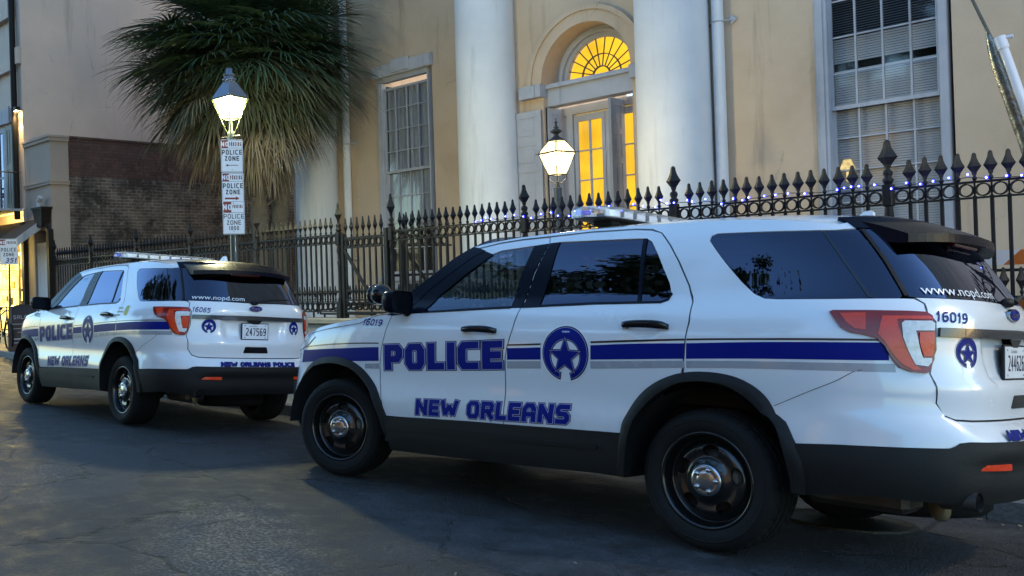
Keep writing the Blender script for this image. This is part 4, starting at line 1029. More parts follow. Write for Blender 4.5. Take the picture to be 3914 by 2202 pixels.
def post(root,x,ztop,zt,zb=.97,y=FY,w=.055):
    m=MB(); m.box((x,y,ztop-.07),(.085,.085,.20),None,0,.01); m.box((x,y,zb+.12),(.10,.10,.26),None,0,.01)
    m.lathe([(.036,zb+.25),(.042,zb+.28),(.030,zb+.31),(.028,ztop-.5),(.036,ztop-.42),(.028,ztop-.40),(.028,ztop-.30),(.04,ztop-.26),(.032,ztop-.17)],12,Matrix.Translation((x,y,0)))
    m.lathe([(.03,ztop+.03),(.045,ztop+.055),(.045,ztop+.075),(.028,ztop+.09),(.040,ztop+.12),(.040,ztop+.14),(.026,ztop+.16)],12,Matrix.Translation((x,y,0)))
    spike(m,x,ztop+.10,zt,1.75,y); m.build('post',IRON,root)
def gate(x_h,x_e,root_label,y0=FY,angle=0.,ztop=2.16,side=1):
    """leaf hinged at x_h, reaching x_e before it is swung by angle"""
    g=empty('fence_gate',(x_h,y0,0),(0,0,angle),root_label,'gate')
    L=x_e-x_h; s=1 if L>0 else -1; a,b=(0,L) if L>0 else (L,0)
    m=MB(); r=MB()
    for z,hh in ((ztop-.008,.03),(ztop-.15,.025),(1.235,.025),(1.05,.03)): r.box(((a+b)/2,0,z),(b-a,.03,hh))
    n=max(2,int(round((b-a)/.135))); sp=(b-a)/n
    for i in range(n):
        x=a+(i+.5)*sp; m.box((x,0,1.65),(.024,.024,1.0)); spike(m,x,ztop,ztop+.30,1.,0); ring(r,x+sp/2 if i<n-1 else x,ztop-.08,.056,0); ring(r,x,1.145,.062,0); spike(m,x+sp/2 if i<n-1 else x-.03,1.25,1.46,.85,0)
        # pointed drops below the band
        m.add([(x-.014,-.01,ztop-.16),(x+.014,-.01,ztop-.16),(x+.014,.01,ztop-.16),(x-.014,.01,ztop-.16),(x,0,ztop-.26)],[(0,1,4),(1,2,4),(2,3,4),(3,0,4)])
    r.box((0,0,1.58),(.05,.05,1.30)); r.build('gate_frame',IRON,g); m.build('picket_panel',IRON,g)
    d=MB(); xa,xb=(.04*s,min(abs(L)-.04,.62)*s); p0=Vector((xa,.012,1.98)); p1=Vector((xb,.012,1.24)); mid=(p0+p1)/2; dd=p1-p0
    d.box(mid,(dd.length,.02,.05),Matrix.Rotation(-math.atan2(dd.z,dd.x),4,'Y')); d.build('brace',IRON,g)
    return g
def build_fence():
    st=mat('granite_base',(.30,.28,.23),.8,var=.3,vscale=4,bump=.4,bscale=50)
    b=MB()
    for x0,x1 in ((-8,-1.3),(-1.29,2.89),(2.90,7.19),(7.20,12.44),(12.45,18.40)):
        b.bx(x0+.004,x1-.004,-4.16,-3.84,-.2,.88,0,.01); b.bx(x0+.002,x1-.002,-4.19,-3.80,.882,.965,0,.012)
    tag(b.build('fence_base_wall',st),'long low stone base wall under the iron railings','wall')
    r=empty('iron_fence',(2.9,FY,.97),label='black iron spear railing with ring band, strung with blue lights, behind the nearer police car',cat='fence')
    inv=Matrix.Translation((-2.9,-FY,-.97))
    o0=set(bpy.data.objects)
    P=[-5.32,-3.27,-1.22,.83,2.9,4.87,7.20]; ZR=[2.19,2.19,2.19,2.19,2.19,2.20,2.23]
    for i,x in enumerate(P): post(r,x,ZR[i]+.01,2.63 if i<6 else 2.74)
    for i in range(len(P)-1): fence_run(r,P[i]+.05,P[i+1]-.05,(ZR[i]+ZR[i+1])/2,(ZR[i]+ZR[i+1])/2+.245)
    m=MB(); m.box((7.28,FY+.02,1.60),(.07,.07,1.32),None,0,.008); m.build('gate_stop',IRON,r)
    r2=empty('iron_fence',(12,FY,.97),label='black iron spear railing running from the gate to the old brick wall',cat='fence')
    P2=[8.33,10.40,12.45,14.45,16.45,18.30]; Z2=[2.22,2.24,2.24,2.24,2.24,2.24]
    for i,x in enumerate(P2): post(r2,x,Z2[i]+.01,2.70)
    for i in range(len(P2)-1): fence_run(r2,P2[i]+.05,P2[i+1]-.05,2.235,2.50)
    for root in (r,r2):
        off=root.location
        for c in root.children: c.location=(-off.x,-off.y,-off.z)
    gate(8.235,7.34,'closed iron gate leaf with diagonal brace beside the lit spear post',FY,0.,2.165)
    gate(7.12,6.2,'iron gate leaf swung open into the courtyard behind the tall dark corner post',FY-.10,rad(82),2.15)
def build_lights():
    t=empty('string_lights',(3,FY,2.2),label='string of tiny blue lights wound along the top rail of the near railing',cat='string lights')
    W_=mat('light_wire',(.01,.012,.02),.6); EB=emis('blue_bulb',(.005,.009,1.),3.4); EW=emis('bulb_core',(.5,.6,1.),3.)
    rr=random.Random(3); pts=[];x=5.6
    while x>-1.2:
        pts.append((x,FY+.035+rr.uniform(0,.02),2.205+rr.uniform(-.02,.05))); x-=rr.uniform(.06,.16)
    pts=[(p[0]-3,p[1]-FY,p[2]-2.2) for p in pts]
    m=MB(); m.tube(pts,.0035,5,0,False); m.build('wire',W_,t)
    for p in pts:
        if rr.random()<.93:
            m=MB(); q=(p[0],p[1]+.012,p[2]+rr.uniform(-.01,.03)); m.sphere(q,.0115,5,0); m.sphere((q[0],q[1]+.0085,q[2]),.0060,5,1); m.build('bulb',[EB,EW],t)
# ---------------------------------------------------------------- stucco and other wall materials
def stucco(name,c1,c2,stain=.35,bump=.25,crack=0.):
    m,nt,b=_nt(name); L=nt.links.new; v=coords(nt)
    n=N(nt,'ShaderNodeTexNoise',Scale=.6,Detail=7.,Roughness=.62); L(v,n.inputs['Vector'])
    vs=coords(nt,(2.6,2.6,.22)); n2=N(nt,'ShaderNodeTexNoise',Scale=1.2,Detail=7.,Roughness=.65); L(vs,n2.inputs['Vector'])
    n3=N(nt,'ShaderNodeTexNoise',Scale=45.,Detail=4.); L(v,n3.inputs['Vector'])
    mx=N(nt,'ShaderNodeMix',data_type='RGBA'); mx.inputs[6].default_value=rgb(c1); mx.inputs[7].default_value=rgb(c2)
    r=N(nt,'ShaderNodeMapRange'); r.inputs[1].default_value=.32; r.inputs[2].default_value=.68; L(n.outputs['Fac'],r.inputs[0]); L(r.outputs[0],mx.inputs[0])
    r2=N(nt,'ShaderNodeMapRange'); r2.inputs[1].default_value=.55; r2.inputs[2].default_value=.75; r2.inputs[4].default_value=stain; L(n2.outputs['Fac'],r2.inputs[0])
    m2=N(nt,'ShaderNodeMix',data_type='RGBA',blend_type='MULTIPLY'); m2.inputs[7].default_value=(.52,.52,.50,1); L(r2.outputs[0],m2.inputs[0]); L(mx.outputs[2],m2.inputs[6]); 
    nd=N(nt,'ShaderNodeTexNoise',Scale=1.5,Detail=6.,Roughness=.7); L(v,nd.inputs['Vector']); ad=N(nt,'ShaderNodeMix',data_type='VECTOR'); ad.inputs[0].default_value=.3; L(v,ad.inputs[4]); L(nd.outputs['Color'],ad.inputs[5])
    vc=N(nt,'ShaderNodeTexVoronoi',Scale=.55,feature='DISTANCE_TO_EDGE'); L(ad.outputs[1],vc.inputs['Vector']); cr=N(nt,'ShaderNodeMapRange'); cr.inputs[2].default_value=.007; cr.inputs[3].default_value=crack; cr.inputs[4].default_value=0; L(vc.outputs['Distance'],cr.inputs[0])
    cm=N(nt,'ShaderNodeMapRange'); cm.inputs[1].default_value=.52; cm.inputs[2].default_value=.60; L(nd.outputs['Fac'],cm.inputs[0]); cx=N(nt,'ShaderNodeMath',operation='MULTIPLY'); L(cr.outputs[0],cx.inputs[0]); L(cm.outputs[0],cx.inputs[1])
    m3=N(nt,'ShaderNodeMix',data_type='RGBA'); m3.inputs[7].default_value=(.06,.05,.045,1); L(cx.outputs[0],m3.inputs[0]); L(m2.outputs[2],m3.inputs[6]); L(m3.outputs[2],b.inputs['Base Color'])
    b.inputs['Roughness'].default_value=.85; b.inputs['Specular IOR Level'].default_value=.3
    bp=N(nt,'ShaderNodeBump',Strength=bump,Distance=.01); L(n3.outputs['Fac'],bp.inputs['Height']); L(bp.outputs['Normal'],b.inputs['Normal']); return m
def brick(name,c1,c2,mortar,axis='yz',sc=1.,worn=.5):
    m,nt,b=_nt(name); L=nt.links.new
    t=N(nt,'ShaderNodeTexCoord'); s=N(nt,'ShaderNodeSeparateXYZ'); L(t.outputs['Object'],s.inputs[0]); c=N(nt,'ShaderNodeCombineXYZ')
    L(s.outputs[1 if axis=='yz' else 0],c.inputs[0]); L(s.outputs[2],c.inputs[1])
    nz=N(nt,'ShaderNodeTexNoise',Scale=3.5,Detail=6.); L(t.outputs['Object'],nz.inputs['Vector'])
    ad=N(nt,'ShaderNodeMix',data_type='VECTOR'); ad.inputs[0].default_value=.035; L(c.outputs[0],ad.inputs[4]); L(nz.outputs['Color'],ad.inputs[5])
    br=N(nt,'ShaderNodeTexBrick',Scale=sc); br.inputs['Brick Width'].default_value=.22; br.inputs['Row Height'].default_value=.075; br.inputs['Mortar Size'].default_value=.008
    br.inputs['Color1'].default_value=rgb(c1); br.inputs['Color2'].default_value=rgb(c2); br.inputs['Mortar'].default_value=rgb(mortar); L(ad.outputs[1],br.inputs['Vector'])
    n=N(nt,'ShaderNodeTexNoise',Scale=1.3,Detail=8.,Roughness=.7); L(t.outputs['Object'],n.inputs['Vector'])
    r=N(nt,'ShaderNodeMapRange'); r.inputs[1].default_value=.40; r.inputs[2].default_value=.60; r.inputs[3].default_value=1-worn; r.inputs[4].default_value=1.25; L(n.outputs['Fac'],r.inputs[0])
    mx=N(nt,'ShaderNodeMix',data_type='RGBA',blend_type='MULTIPLY'); mx.inputs[0].default_value=1; L(br.outputs['Color'],mx.inputs[6]); L(r.outputs[0],mx.inputs[7]); L(mx.outputs[2],b.inputs['Base Color'])
    b.inputs['Roughness'].default_value=.88
    n5=N(nt,'ShaderNodeTexNoise',Scale=7.,Detail=9.,Roughness=.75); L(t.outputs['Object'],n5.inputs['Vector']); n6=N(nt,'ShaderNodeTexNoise',Scale=.8,Detail=3.); L(t.outputs['Object'],n6.inputs['Vector'])
    r5=N(nt,'ShaderNodeMapRange'); r5.inputs[1].default_value=.54; r5.inputs[2].default_value=.70; L(n5.outputs['Fac'],r5.inputs[0]); r6=N(nt,'ShaderNodeMapRange'); r6.inputs[1].default_value=.42; r6.inputs[2].default_value=.62; r6.inputs[4].default_value=worn; L(n6.outputs['Fac'],r6.inputs[0])
    k5=N(nt,'ShaderNodeMath',operation='MULTIPLY'); L(r5.outputs[0],k5.inputs[0]); L(r6.outputs[0],k5.inputs[1]); e5=N(nt,'ShaderNodeMix',data_type='RGBA'); e5.inputs[7].default_value=(.42,.41,.39,1); L(k5.outputs[0],e5.inputs[0]); L(mx.outputs[2],e5.inputs[6]); L(e5.outputs[2],b.inputs['Base Color'])
    bp=N(nt,'ShaderNodeBump',Strength=.7,Distance=.015); bp.invert=True; L(br.outputs['Fac'],bp.inputs['Height']); L(bp.outputs['Normal'],b.inputs['Normal']); return m
TANW=stucco('tan_stucco',(.47,.345,.235),(.59,.45,.325),.8,.25,.3)
WHITEC=stucco('white_column_paint',(.58,.585,.61),(.72,.72,.73),.6,.15)
TRIM=stucco('weathered_white_trim',(.30,.31,.345),(.46,.46,.50),.95,.4)
MARB=stucco('grey_marble',(.34,.34,.37),(.52,.52,.56),.8,.4)
PINK=stucco('pink_beige_stucco',(.60,.47,.39),(.49,.40,.335),.6,.25,.3)
WARMGL=emis('lit_room_yellow',(1.,.56,.03),.20,.25,1.6)
DKGL=glass('old_window_glass',(.88,.89,.92),.05,.6)
INNER=mat('dim_interior',(.03,.03,.035),.9)
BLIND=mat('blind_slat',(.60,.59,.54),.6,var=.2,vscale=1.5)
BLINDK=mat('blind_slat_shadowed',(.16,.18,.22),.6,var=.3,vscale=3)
CURT=mat('curtain',(.42,.44,.45),.9,var=.5,vscale=3,aniso=(6,6,.5))
YB=-8.5
def window_unit(root,xl,xr,z0,z1,zm,rows_up,rows_dn,cols,y=YB,blind=True,casing=(.16,.12)):
    """double hung sash; xl is the edge that shows at the picture's left (greater x)"""
    X0,X1=min(xl,xr),max(xl,xr)
    f=MB(); d=.10
    cl,cr=casing
    f.bx(X1,X1+cl,y-.12,y+.025,z0-.05,z1+.12,0,.008); f.bx(X1+.05,X1+cl-.03,y+.025,y+.04,z0-.05,z1+.12)
    f.bx(X0-cr,X0,y-.12,y+.02,z0-.05,z1+.12,0,.008)
    f.bx(X0-cr,X1+cl,y-.12,y+.018,z1+.121,z1+.24); f.bx(X0-cr-.06,X1+cl+.06,y-.10,y+.09,z0-.15,z0-.052,0,.01); f.bx(X0-cr-.02,X1+cl+.02,y-.10,y+.03,z0-.36,z0-.152)
    w=f.build('window',TRIM,root)
    def sash(za,zb,rows,yy,name):
        s=MB(); t=.035
        s.bx(X0,X1,yy-.04,yy,za,za+.055); s.bx(X0,X1,yy-.04,yy,zb-.05,zb); s.bx(X0,X0+.04,yy-.04,yy,za+.056,zb-.051); s.bx(X1-.04,X1,yy-.04,yy,za+.056,zb-.051)
        for i in range(1,cols): x=X0+(X1-X0)*i/cols; s.bx(x-.012,x+.012,yy-.035,yy-.004,za+.056,zb-.051)
        for i in range(1,rows): z=za+(zb-za)*i/rows; s.bx(X0+.041,X1-.041,yy-.033,yy-.006,z-.011,z+.011)
        s.build('sash',TRIM,w); g=MB(); g.bx(X0+.02,X1-.02,yy-.022,yy-.018,za+.03,zb-.03); g.build('panes',DKGL,w)
    sash(zm,z1,rows_up,y-.045,'u'); sash(z0,zm+.055,rows_dn,y-.095,'l')
    if blind:
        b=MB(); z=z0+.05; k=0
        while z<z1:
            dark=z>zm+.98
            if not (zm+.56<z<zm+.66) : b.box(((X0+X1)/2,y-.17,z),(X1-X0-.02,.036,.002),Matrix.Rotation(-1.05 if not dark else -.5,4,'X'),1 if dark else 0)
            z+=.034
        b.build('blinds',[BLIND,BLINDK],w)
    else:
        c=MB(); n=60; vs=[]
        for i in range(n+1):
            x=X0+(X1-X0)*i/n; yy=y-.155+.012*math.sin(i*1.1)+.012*math.sin(i*2.7)
            vs+=[(x,yy,z0+.95),(x,yy,z1)]
        c.add(vs,[(2*i,2*i+1,2*i+3,2*i+2) for i in range(n)],0,True); c.build('curtain',CURT,w)
    k=MB(); k.bx(X0-.1,X1+.1,y-.9,y-.88,z0-.1,z1+.1); k.bx(X0-.12,X0-.10,y-.88,y-.13,z0-.1,z1+.1); k.bx(X1+.10,X1+.12,y-.88,y-.13,z0-.1,z1+.1); k.build('room_behind',INNER,w)
    return w
def arch_wall(m,x0,x1,z0,z1,cx,r,zs,y0,y1,mi=0,n=28):
    """wall slab (x0..x1, z0..z1) with a round headed opening of radius r springing at zs"""
    arc=[(cx+r*math.cos(math.pi*i/n),zs+r*math.sin(math.pi*i/n)) for i in range(n+1)]
    for i in range(n):
        (xa,za),(xb,zb)=arc[i],arc[i+1]
        m.add([(xa,y1,za),(xb,y1,zb),(xb,y1,z1),(xa,y1,z1)],[(0,1,2,3)],mi)
        m.add([(xa,y0,za),(xb,y0,zb),(xb,y1,zb),(xa,y1,za)],[(0,1,2,3)],mi,True)
    for xa,xb in ((x0,cx-r),(cx+r,x1)): m.add([(xa,y1,z0),(xb,y1,z0),(xb,y1,z1),(xa,y1,z1)],[(0,1,2,3)],mi)
    for xx in (cx-r,cx+r): m.add([(xx,y0,z0),(xx,y1,z0),(xx,y1,zs),(xx,y0,zs)],[(0,1,2,3)],mi)
def arc_band(m,cx,zs,r0,r1,y0,y1,a0=0,a1=180,n=32,mi=0):
    vs=[];fs=[]
    for i in range(n+1):
        a=rad(a0+(a1-a0)*i/n); c,s_=math.cos(a),math.sin(a)
        vs+=[(cx+r0*c,y0,zs+r0*s_),(cx+r0*c,y1,zs+r0*s_),(cx+r1*c,y1,zs+r1*s_),(cx+r1*c,y0,zs+r1*s_)]
    for i in range(n):
        for k in range(4): fs.append((4*i+k,4*i+(k+1)%4,4*i+4+(k+1)%4,4*i+4+k))
    fs+=[(0,1,2,3),(4*n+3,4*n+2,4*n+1,4*n)]; m.add(vs,fs,mi,False)
def panelled(m,o,ux,w,h,th,rows,mi=0):
    """door leaf: origin o (lower corner), unit vector ux along its width (in plan), thickness th"""
    ux=Vector(ux).normalized(); nn=Vector((ux.y,-ux.x,0)); R=Matrix(((ux.x,nn.x,0,0),(ux.y,nn.y,0,0),(0,0,1,0),(0,0,0,1)))
    T=Matrix.Translation(o)@R
    def b(x0,x1,y0,y1,z0,z1,bev=0):
        q=MB(); q.bx(x0,x1,y0,y1,z0,z1,mi,bev); m.add(q.v,q.f,mi,False,T)
    st=.11; b(0,w,-th*.3,th*.3,0,h); 
    b(0,st,-th/2,th/2,0,h); b(w-st,w,-th/2,th/2,0,h)
    z=0; zs=[0]
    for r_ in rows: zs.append(z+r_*h); z+=r_*h
    for i,zz in enumerate(zs):
        za=max(0,zz-.055 if 0<i<len(zs)-1 else (zz if i==0 else zz-.11)); zb=min(h,za+.11); b(st+.001,w-st-.001,-th/2,th/2,za,zb)
    for za,zb in zip(zs[:-1],zs[1:]):
        for sy in (1,-1): b(st+.05,w-st-.05,sy*th*.3,sy*th*.44,za+.12,zb-.12,.006) if zb-za>.3 else None
def build_courthouse():
    r=empty('courthouse',(8,YB,0),label='tan stucco public building with giant white columns and lit arched doorway behind the railing',cat='building')
    w=MB(); top=17; cx,rd,zs=6.98,.88,4.90
    # openings: right window 1.75..3.12, left window 10.62..11.94, door 7.10
    y0,y1=YB-.45,YB
    def slab(x0,x1,z0,z1): w.bx(x0,x1,y0,y1,z0,z1)
    slab(-9,1.62,-.2,top); slab(1.62,3.27,-.2,.82); slab(1.62,3.27,6.9,top); slab(3.27,cx-1.3,-.2,top)
    arch_wall(w,cx-1.3,cx+1.3,.9,top,cx,rd,zs,y0,y1); w.bx(cx-1.3,cx+1.3,y0,y1,-.2,.899)
    slab(cx+1.3,10.50,-.2,top); slab(10.50,12.09,-.2,1.30); slab(10.50,12.09,5.80,top); slab(12.09,15.0,-.2,top)
    w.bx(14.6,15.0,-22,y0,-.2,top)
    w.build('wall',TANW,r)
    # recessed surround and archivolt
    a=MB(); arc_band(a,cx,zs,rd,rd+.20,YB+.002,YB+.05); arc_band(a,cx,zs,rd+.20,rd+.28,YB+.002,YB+.08); 
    for s_ in (-1,1): a.bx(cx+s_*(rd+.28)-.002,cx+s_*(rd+.28)-s_*.07,YB+.001,YB+.0805,zs-.02,zs)
    a.build('arch_moulding',TANW,r)
    for s_,x0,x1 in ((1,cx+rd-.01,cx+1.34),(-1,cx-1.34,cx-rd+.01)):
        im=MB(); im.bx(x0,x1,YB-.10,YB+.11,4.66,4.885,0,.01)
        if s_>0: im.bx(cx+rd+.10,cx+rd+.30,YB+.109,YB+.135,4.66,4.885,0,.01)
        im.build('impost_block',TRIM,r)
    # transom beam
    t=MB(); t.bx(cx-rd+.011,cx+rd-.011,YB-.36,YB-.10,4.50,4.80); t.bx(cx-rd+.011,cx+rd-.011,YB-.36,YB-.04,4.802,4.86,0,.008); t.bx(cx-rd+.011,cx+rd-.011,YB-.36,YB-.07,4.862,4.885); t.build('transom_beam',TRIM,r)
    # fanlight
    yf=YB-.50; rf=.665
    f=MB(); arc_band(f,cx,4.93,rf,rf+.07,yf,yf+.08); arc_band(f,cx,4.93,rf+.07,rf+.13,yf,yf+.14); arc_band(f,cx,4.93,rf+.13,rd+.02,yf,yf+.10); f.bx(cx-rd,cx+rd,yf,yf+.10,4.86,4.93)
    fl=f.build('fanlight',TRIM,r); b=MB()
    for i in range(1,11):
        aa=math.pi*i/11; p0=(cx+.17*math.cos(aa),yf+.03,4.93+.17*math.sin(aa)); p1=(cx+rf*math.cos(aa),yf+.03,4.93+rf*math.sin(aa)); b.cyl(p0,p1,.011,.011,6)
    arc_band(b,cx,4.93,.16,.18,yf+.01,yf+.045); arc_band(b,cx,4.93,.375,.39,yf+.01,yf+.045); b.build('glazing_bars',mat('dark_bars',(.09,.08,.07),.7),fl)
    g=MB(); n=28; g.add([(cx+rf*math.cos(math.pi*i/n),yf-.02,4.93+rf*math.sin(math.pi*i/n)) for i in range(n+1)],[tuple(range(n+1))]); g.build('lit_pane',WARMGL,fl)
    # jamb panels, door frame, glazed doors
    j=MB(); 
    panelled(j,(cx+rd-.02,YB-.05,.9),(0,-1,0),.42,3.58,.05,(.3,.18,.34,.18))
    panelled(j,(cx-rd+.02,YB-.05,.9),(0,-1,0),.42,3.58,.05,(.3,.18,.34,.18)); j.build('jamb_panel',TRIM,r)
    yd=YB-.52; d=MB(); d.bx(cx-rd,cx+rd,yd-.08,yd+.02,4.36,4.50); 
    for x in (cx+rf+.02,cx-rf-.02): d.bx(x-.05,x+.05,yd-.08,yd+.03,.9,4.36)
    for s_ in (1,-1): d.bx(cx+s_*(rf+.07),cx+s_*rd,yd-.08,yd,.9,4.36)
    d.build('door_frame',TRIM,r)
    def glazed(x0,x1,nm='glazed_door'):
        q=MB(); st=.065; q.bx(x0,x0+st,yd-.05,yd,.95,4.34); q.bx(x1-st,x1,yd-.05,yd,.95,4.34); q.bx(x0+st,x1-st,yd-.05,yd,.95,1.6); q.bx(x0+st,x1-st,yd-.05,yd,4.22,4.34)
        xm=(x0+x1)/2; q.bx(xm-.014,xm+.014,yd-.045,yd-.004,1.6,4.22)
        for i in range(1,5): z=1.6+(4.22-1.6)*i/5; q.bx(x0+st,xm-.015,yd-.04,yd-.008,z-.012,z+.012); q.bx(xm+.015,x1-st,yd-.04,yd-.008,z-.012,z+.012)
        o=q.build(nm,TRIM,r); p=MB(); p.bx(x0+st,x1-st,yd-.030,yd-.028,1.6,4.22); p.build('pane',glass('door_pane',(.97,.95,.9),.05,.5),o); return o
    glazed(cx-.0,cx+rf-.04); glazed(cx-rf+.04,cx-.01)
    b=MB(); b.bx(cx-.72,cx+2.2,yd-.92,yd-.90,.9,4.6); b.build('lit_hall',WARMGL,r)
    # outer leaves: one folded back on the wall, one standing open
    for nm,o,ux,ww in (('shutter_door',(cx+rd+.02,YB+.045,1.0),(1,0.05,0),.66),('shutter_door',(cx-.40,YB-.46,1.0),(-.05,1,0),.44)):
        q=MB(); panelled(q,(0,0,0),ux,ww,3.44,.05,(.26,.14,.30,.14,.16)); s_=q.build(nm,TRIM,r); s_.location=o
    # columns
    for x in (5.26,8.93,13.82):
        c=MB(); y=-8.25; R0=.555 if x<13 else .50
        pr=[(R0*1.18,.3),(R0*1.18,.75),(R0*1.08,.80),(R0*1.06,.95),(R0*1.02,1.0)]+[(R0*(1.0-.10*(k/10)**1.6),1.02+k*1.05) for k in range(11)]
        c.lathe(pr,64,Matrix.Translation((x,y,0))); c.build('column',WHITEC,r)
    wn=window_unit(r,3.10,1.77,1.05,6.65,3.66,6,6,4,casing=(.17,.10)); wn['label']='tall sash window with white blinds'
    g=MB(); g.lathe([(.11,2.82),(.05,2.98)],20,Matrix.Translation((2.96,YB-.150,0))@Matrix.Diagonal((1,.12,1,1))); g.box((2.96,YB-.150,2.74),(.03,.01,.14)); g.build('lamp_reflection',emis('lamp_reflection_glow',(1.,.74,.30),.16,.6,14.),wn)  # added glowing shape behind the panes, imitates a street lamp mirrored in the glass
    wn=window_unit(r,11.92,10.63,1.64,5.52,3.74,4,4,4,blind=False,casing=(.15,.03)); wn['label']='tall sash window with grey curtains under a marble lintel'
    l=MB(); l.bx(10.45,12.12,YB+.002,YB+.09,5.74,5.99,0,.01); l.bx(11.05,11.55,YB+.091,YB+.12,5.78,6.04,0,.008); l.bx(10.45,10.70,YB+.091,YB+.11,5.75,5.985,0,.005); l.bx(11.88,12.12,YB+.091,YB+.11,5.75,5.985,0,.005); l.build('lintel',MARB,r)
    # downspouts with brackets
    for x,n_ in ((4.60,5.22),(12.98,4.5)):
        p=MB(); p.cyl((x,YB+.10,.3),(x,YB+.10,11),.085,.085,20); ds=p.build('downspout',WHITEC,r)
        for z in (2.0,n_):
            q=MB(); q.tube([(x+.16,YB+.03,z-.01),(x+.10,YB+.12,z),(x,YB+.20,z),(x-.10,YB+.12,z),(x-.19,YB+.02,z+.01)],.012,6); q.add([(x-.16,YB+.02,z-.07),(x-.26,YB+.02,z+.01),(x-.16,YB+.02,z+.09),(x-.16,YB+.035,z+.01)],[(0,1,3),(1,2,3),(0,3,2)])
            q.build('bracket',TRIM,ds)
    for c in r.children:
        c.location=Vector(c.location)-Vector(r.location)
    return r
def build_left_building():
    r=empty('town_house',(22,-4,0),label='pink beige stucco house with iron balcony at the far left',cat='building')
    w=MB(); w.bx(19.85,34,-24,-4.0,3.55,13); w.bx(20.42,34,-24,-4.5,-.2,3.54); w.bx(19.85,20.0,-24,-4.0,-.2,3.54); w.build('wall',PINK,r)
    # lower wing with capped panel
    w=MB(); w.bx(18.42,19.845,-4.48,-4.02,3.40,5.02); w.bx(18.42,18.47,-4.48,-4.02,-.1,3.399); w.bx(19.44,19.845,-4.48,-4.02,-.1,3.399); w.bx(18.471,19.439,-4.48,-4.10,2.95,3.399)
    for z0,z1,o in ((5.02,5.10,.05),(5.101,5.15,.08),(4.00,4.06,.05),(4.061,4.09,.07)): w.bx(18.42-o,19.846,-4.4801,-4.02+o,z0,z1)
    w.build('side_wing',stucco('wing_stucco',(.40,.325,.275),(.32,.265,.225),.6),r)
    d=MB(); panelled(d,(19.42,-4.10,.12),(-1,0,0),.93,2.55,.05,(.3,.25,.45)); d.build('door',WHITEC,r)
    # hopper and downspouts
    BR=mat('brown_downspout',(.012,.009,.008),.6,spec=.2,var=.3); p=MB()
    p.cyl((20.12,-3.90,3.3),(20.12,-3.90,11),.075,.075,14); p.build('downspout',BR,r)
    p=MB(); 
    z0,z1=3.02,3.42; cxx,cy=18.62,-3.88
    p.add([(cxx-.26,cy-.12,z1),(cxx+.26,cy-.12,z1),(cxx+.26,cy+.14,z1),(cxx-.26,cy+.14,z1),(cxx-.15,cy-.10,z0),(cxx+.15,cy-.10,z0),(cxx+.15,cy+.10,z0),(cxx-.15,cy+.10,z0)],[(0,1,2,3),(7,6,5,4),(0,4,5,1),(1,5,6,2),(2,6,7,3),(3,7,4,0)]); p.bx(cxx-.29,cxx+.29,cy-.13,cy+.16,z1+.001,z1+.05)
    p.box((18.36,-3.93,1.50),(.15,.13,2.9),None,0,.01); p.tube([(18.45,-3.90,3.06),(18.36,-3.93,2.9)],.07,10); p.tube([(cxx+.18,cy,3.40),(cxx+.2,cy,3.62),(cxx+.08,cy,3.72)],.06,12,1); p.build('rain_hopper',[BR,TRIM],r)
    p=MB(); p.box((19.75,-3.9,1.6),(.16,.12,3.2),None,0,.01); p.build('dark_post',BR,r)
    # cornice bands, window head, sill on the upper floor
    b=MB(); b.bx(20.25,34,-3.999,-3.88,7.0,7.16); b.bx(20.25,34,-3.999,-3.86,8.30,8.75); b.bx(19.86,20.0,-3.999,-3.90,7.1,7.5); b.build('cornice',PINK,r)
    h=MB(); h.bx(20.42,22.4,-3.999,-3.90,5.75,6.10); h.bx(20.42,20.64,-3.899,-3.87,5.72,6.14); h.build('lintel',MARB,r)
    # french window with dark shutters
    f=MB(); f.bx(20.78,20.98,-3.99,-3.93,3.62,5.55); f.bx(21.3,21.5,-3.99,-3.93,3.62,5.55); f.bx(20.78,21.5,-3.99,-3.94,5.551,5.66); f.bx(20.98,21.3,-3.985,-3.95,4.4,4.45); fr=f.build('window',TRIM,r)
    g=MB(); g.bx(20.98,21.3,-3.975,-3.97,3.62,5.55); g.build('pane',GL_DARK,fr)
    s=MB(); panelled(s,(20.76,-3.93,3.60),(-1,0,0),.42,2.06,.05,(.5,.5)); s.build('shutter',mat('blue_black_shutter',(.012,.016,.028),.5,var=.3),r)
    # balcony with wrought iron
    b=MB(); b.bx(20.0,34,-3.99,-2.95,3.50,3.56); b.bx(20.0,34,-2.949,-2.90,3.30,3.54); bal=b.build('balcony_floor',TRIM,r)
    i=MB(); i.bx(20.0,34,-2.96,-2.93,4.42,4.46); i.bx(20.0,34,-2.955,-2.935,3.66,3.68); x=20.02
    while x<24:
        i.box((x,-2.945,4.0),(.018,.018,.9)); ring(i,x+.09,4.25,.07,-2.945); i.tube([(x+.03,-2.945,3.68),(x+.15,-2.945,3.9),(x+.03,-2.945,4.15)],.007,5); i.tube([(x+.15,-2.945,3.68),(x+.03,-2.945,3.9),(x+.15,-2.945,4.15)],.007,5); x+=.18
    i.tube([(20.0,-2.94,4.44),(20.0,-3.95,4.44)],.015,6); i.build('railing',IRON,bal)
    # little awning roof
    a=MB(); a.add([(18.75,-3.2,2.68),(22.5,-3.2,2.68),(22.5,-3.99,3.24),(18.75,-3.99,3.24),(18.75,-3.2,2.62),(22.5,-3.2,2.62),(22.5,-3.99,3.18),(18.75,-3.99,3.18)],[(0,1,2,3),(7,6,5,4),(0,4,5,1),(1,5,6,2),(3,2,6,7),(0,3,7,4)]); aw=a.build('awning',mat('dark_shingles',(.018,.018,.02),.9,bump=.6,bscale=14,var=.4),r,True)
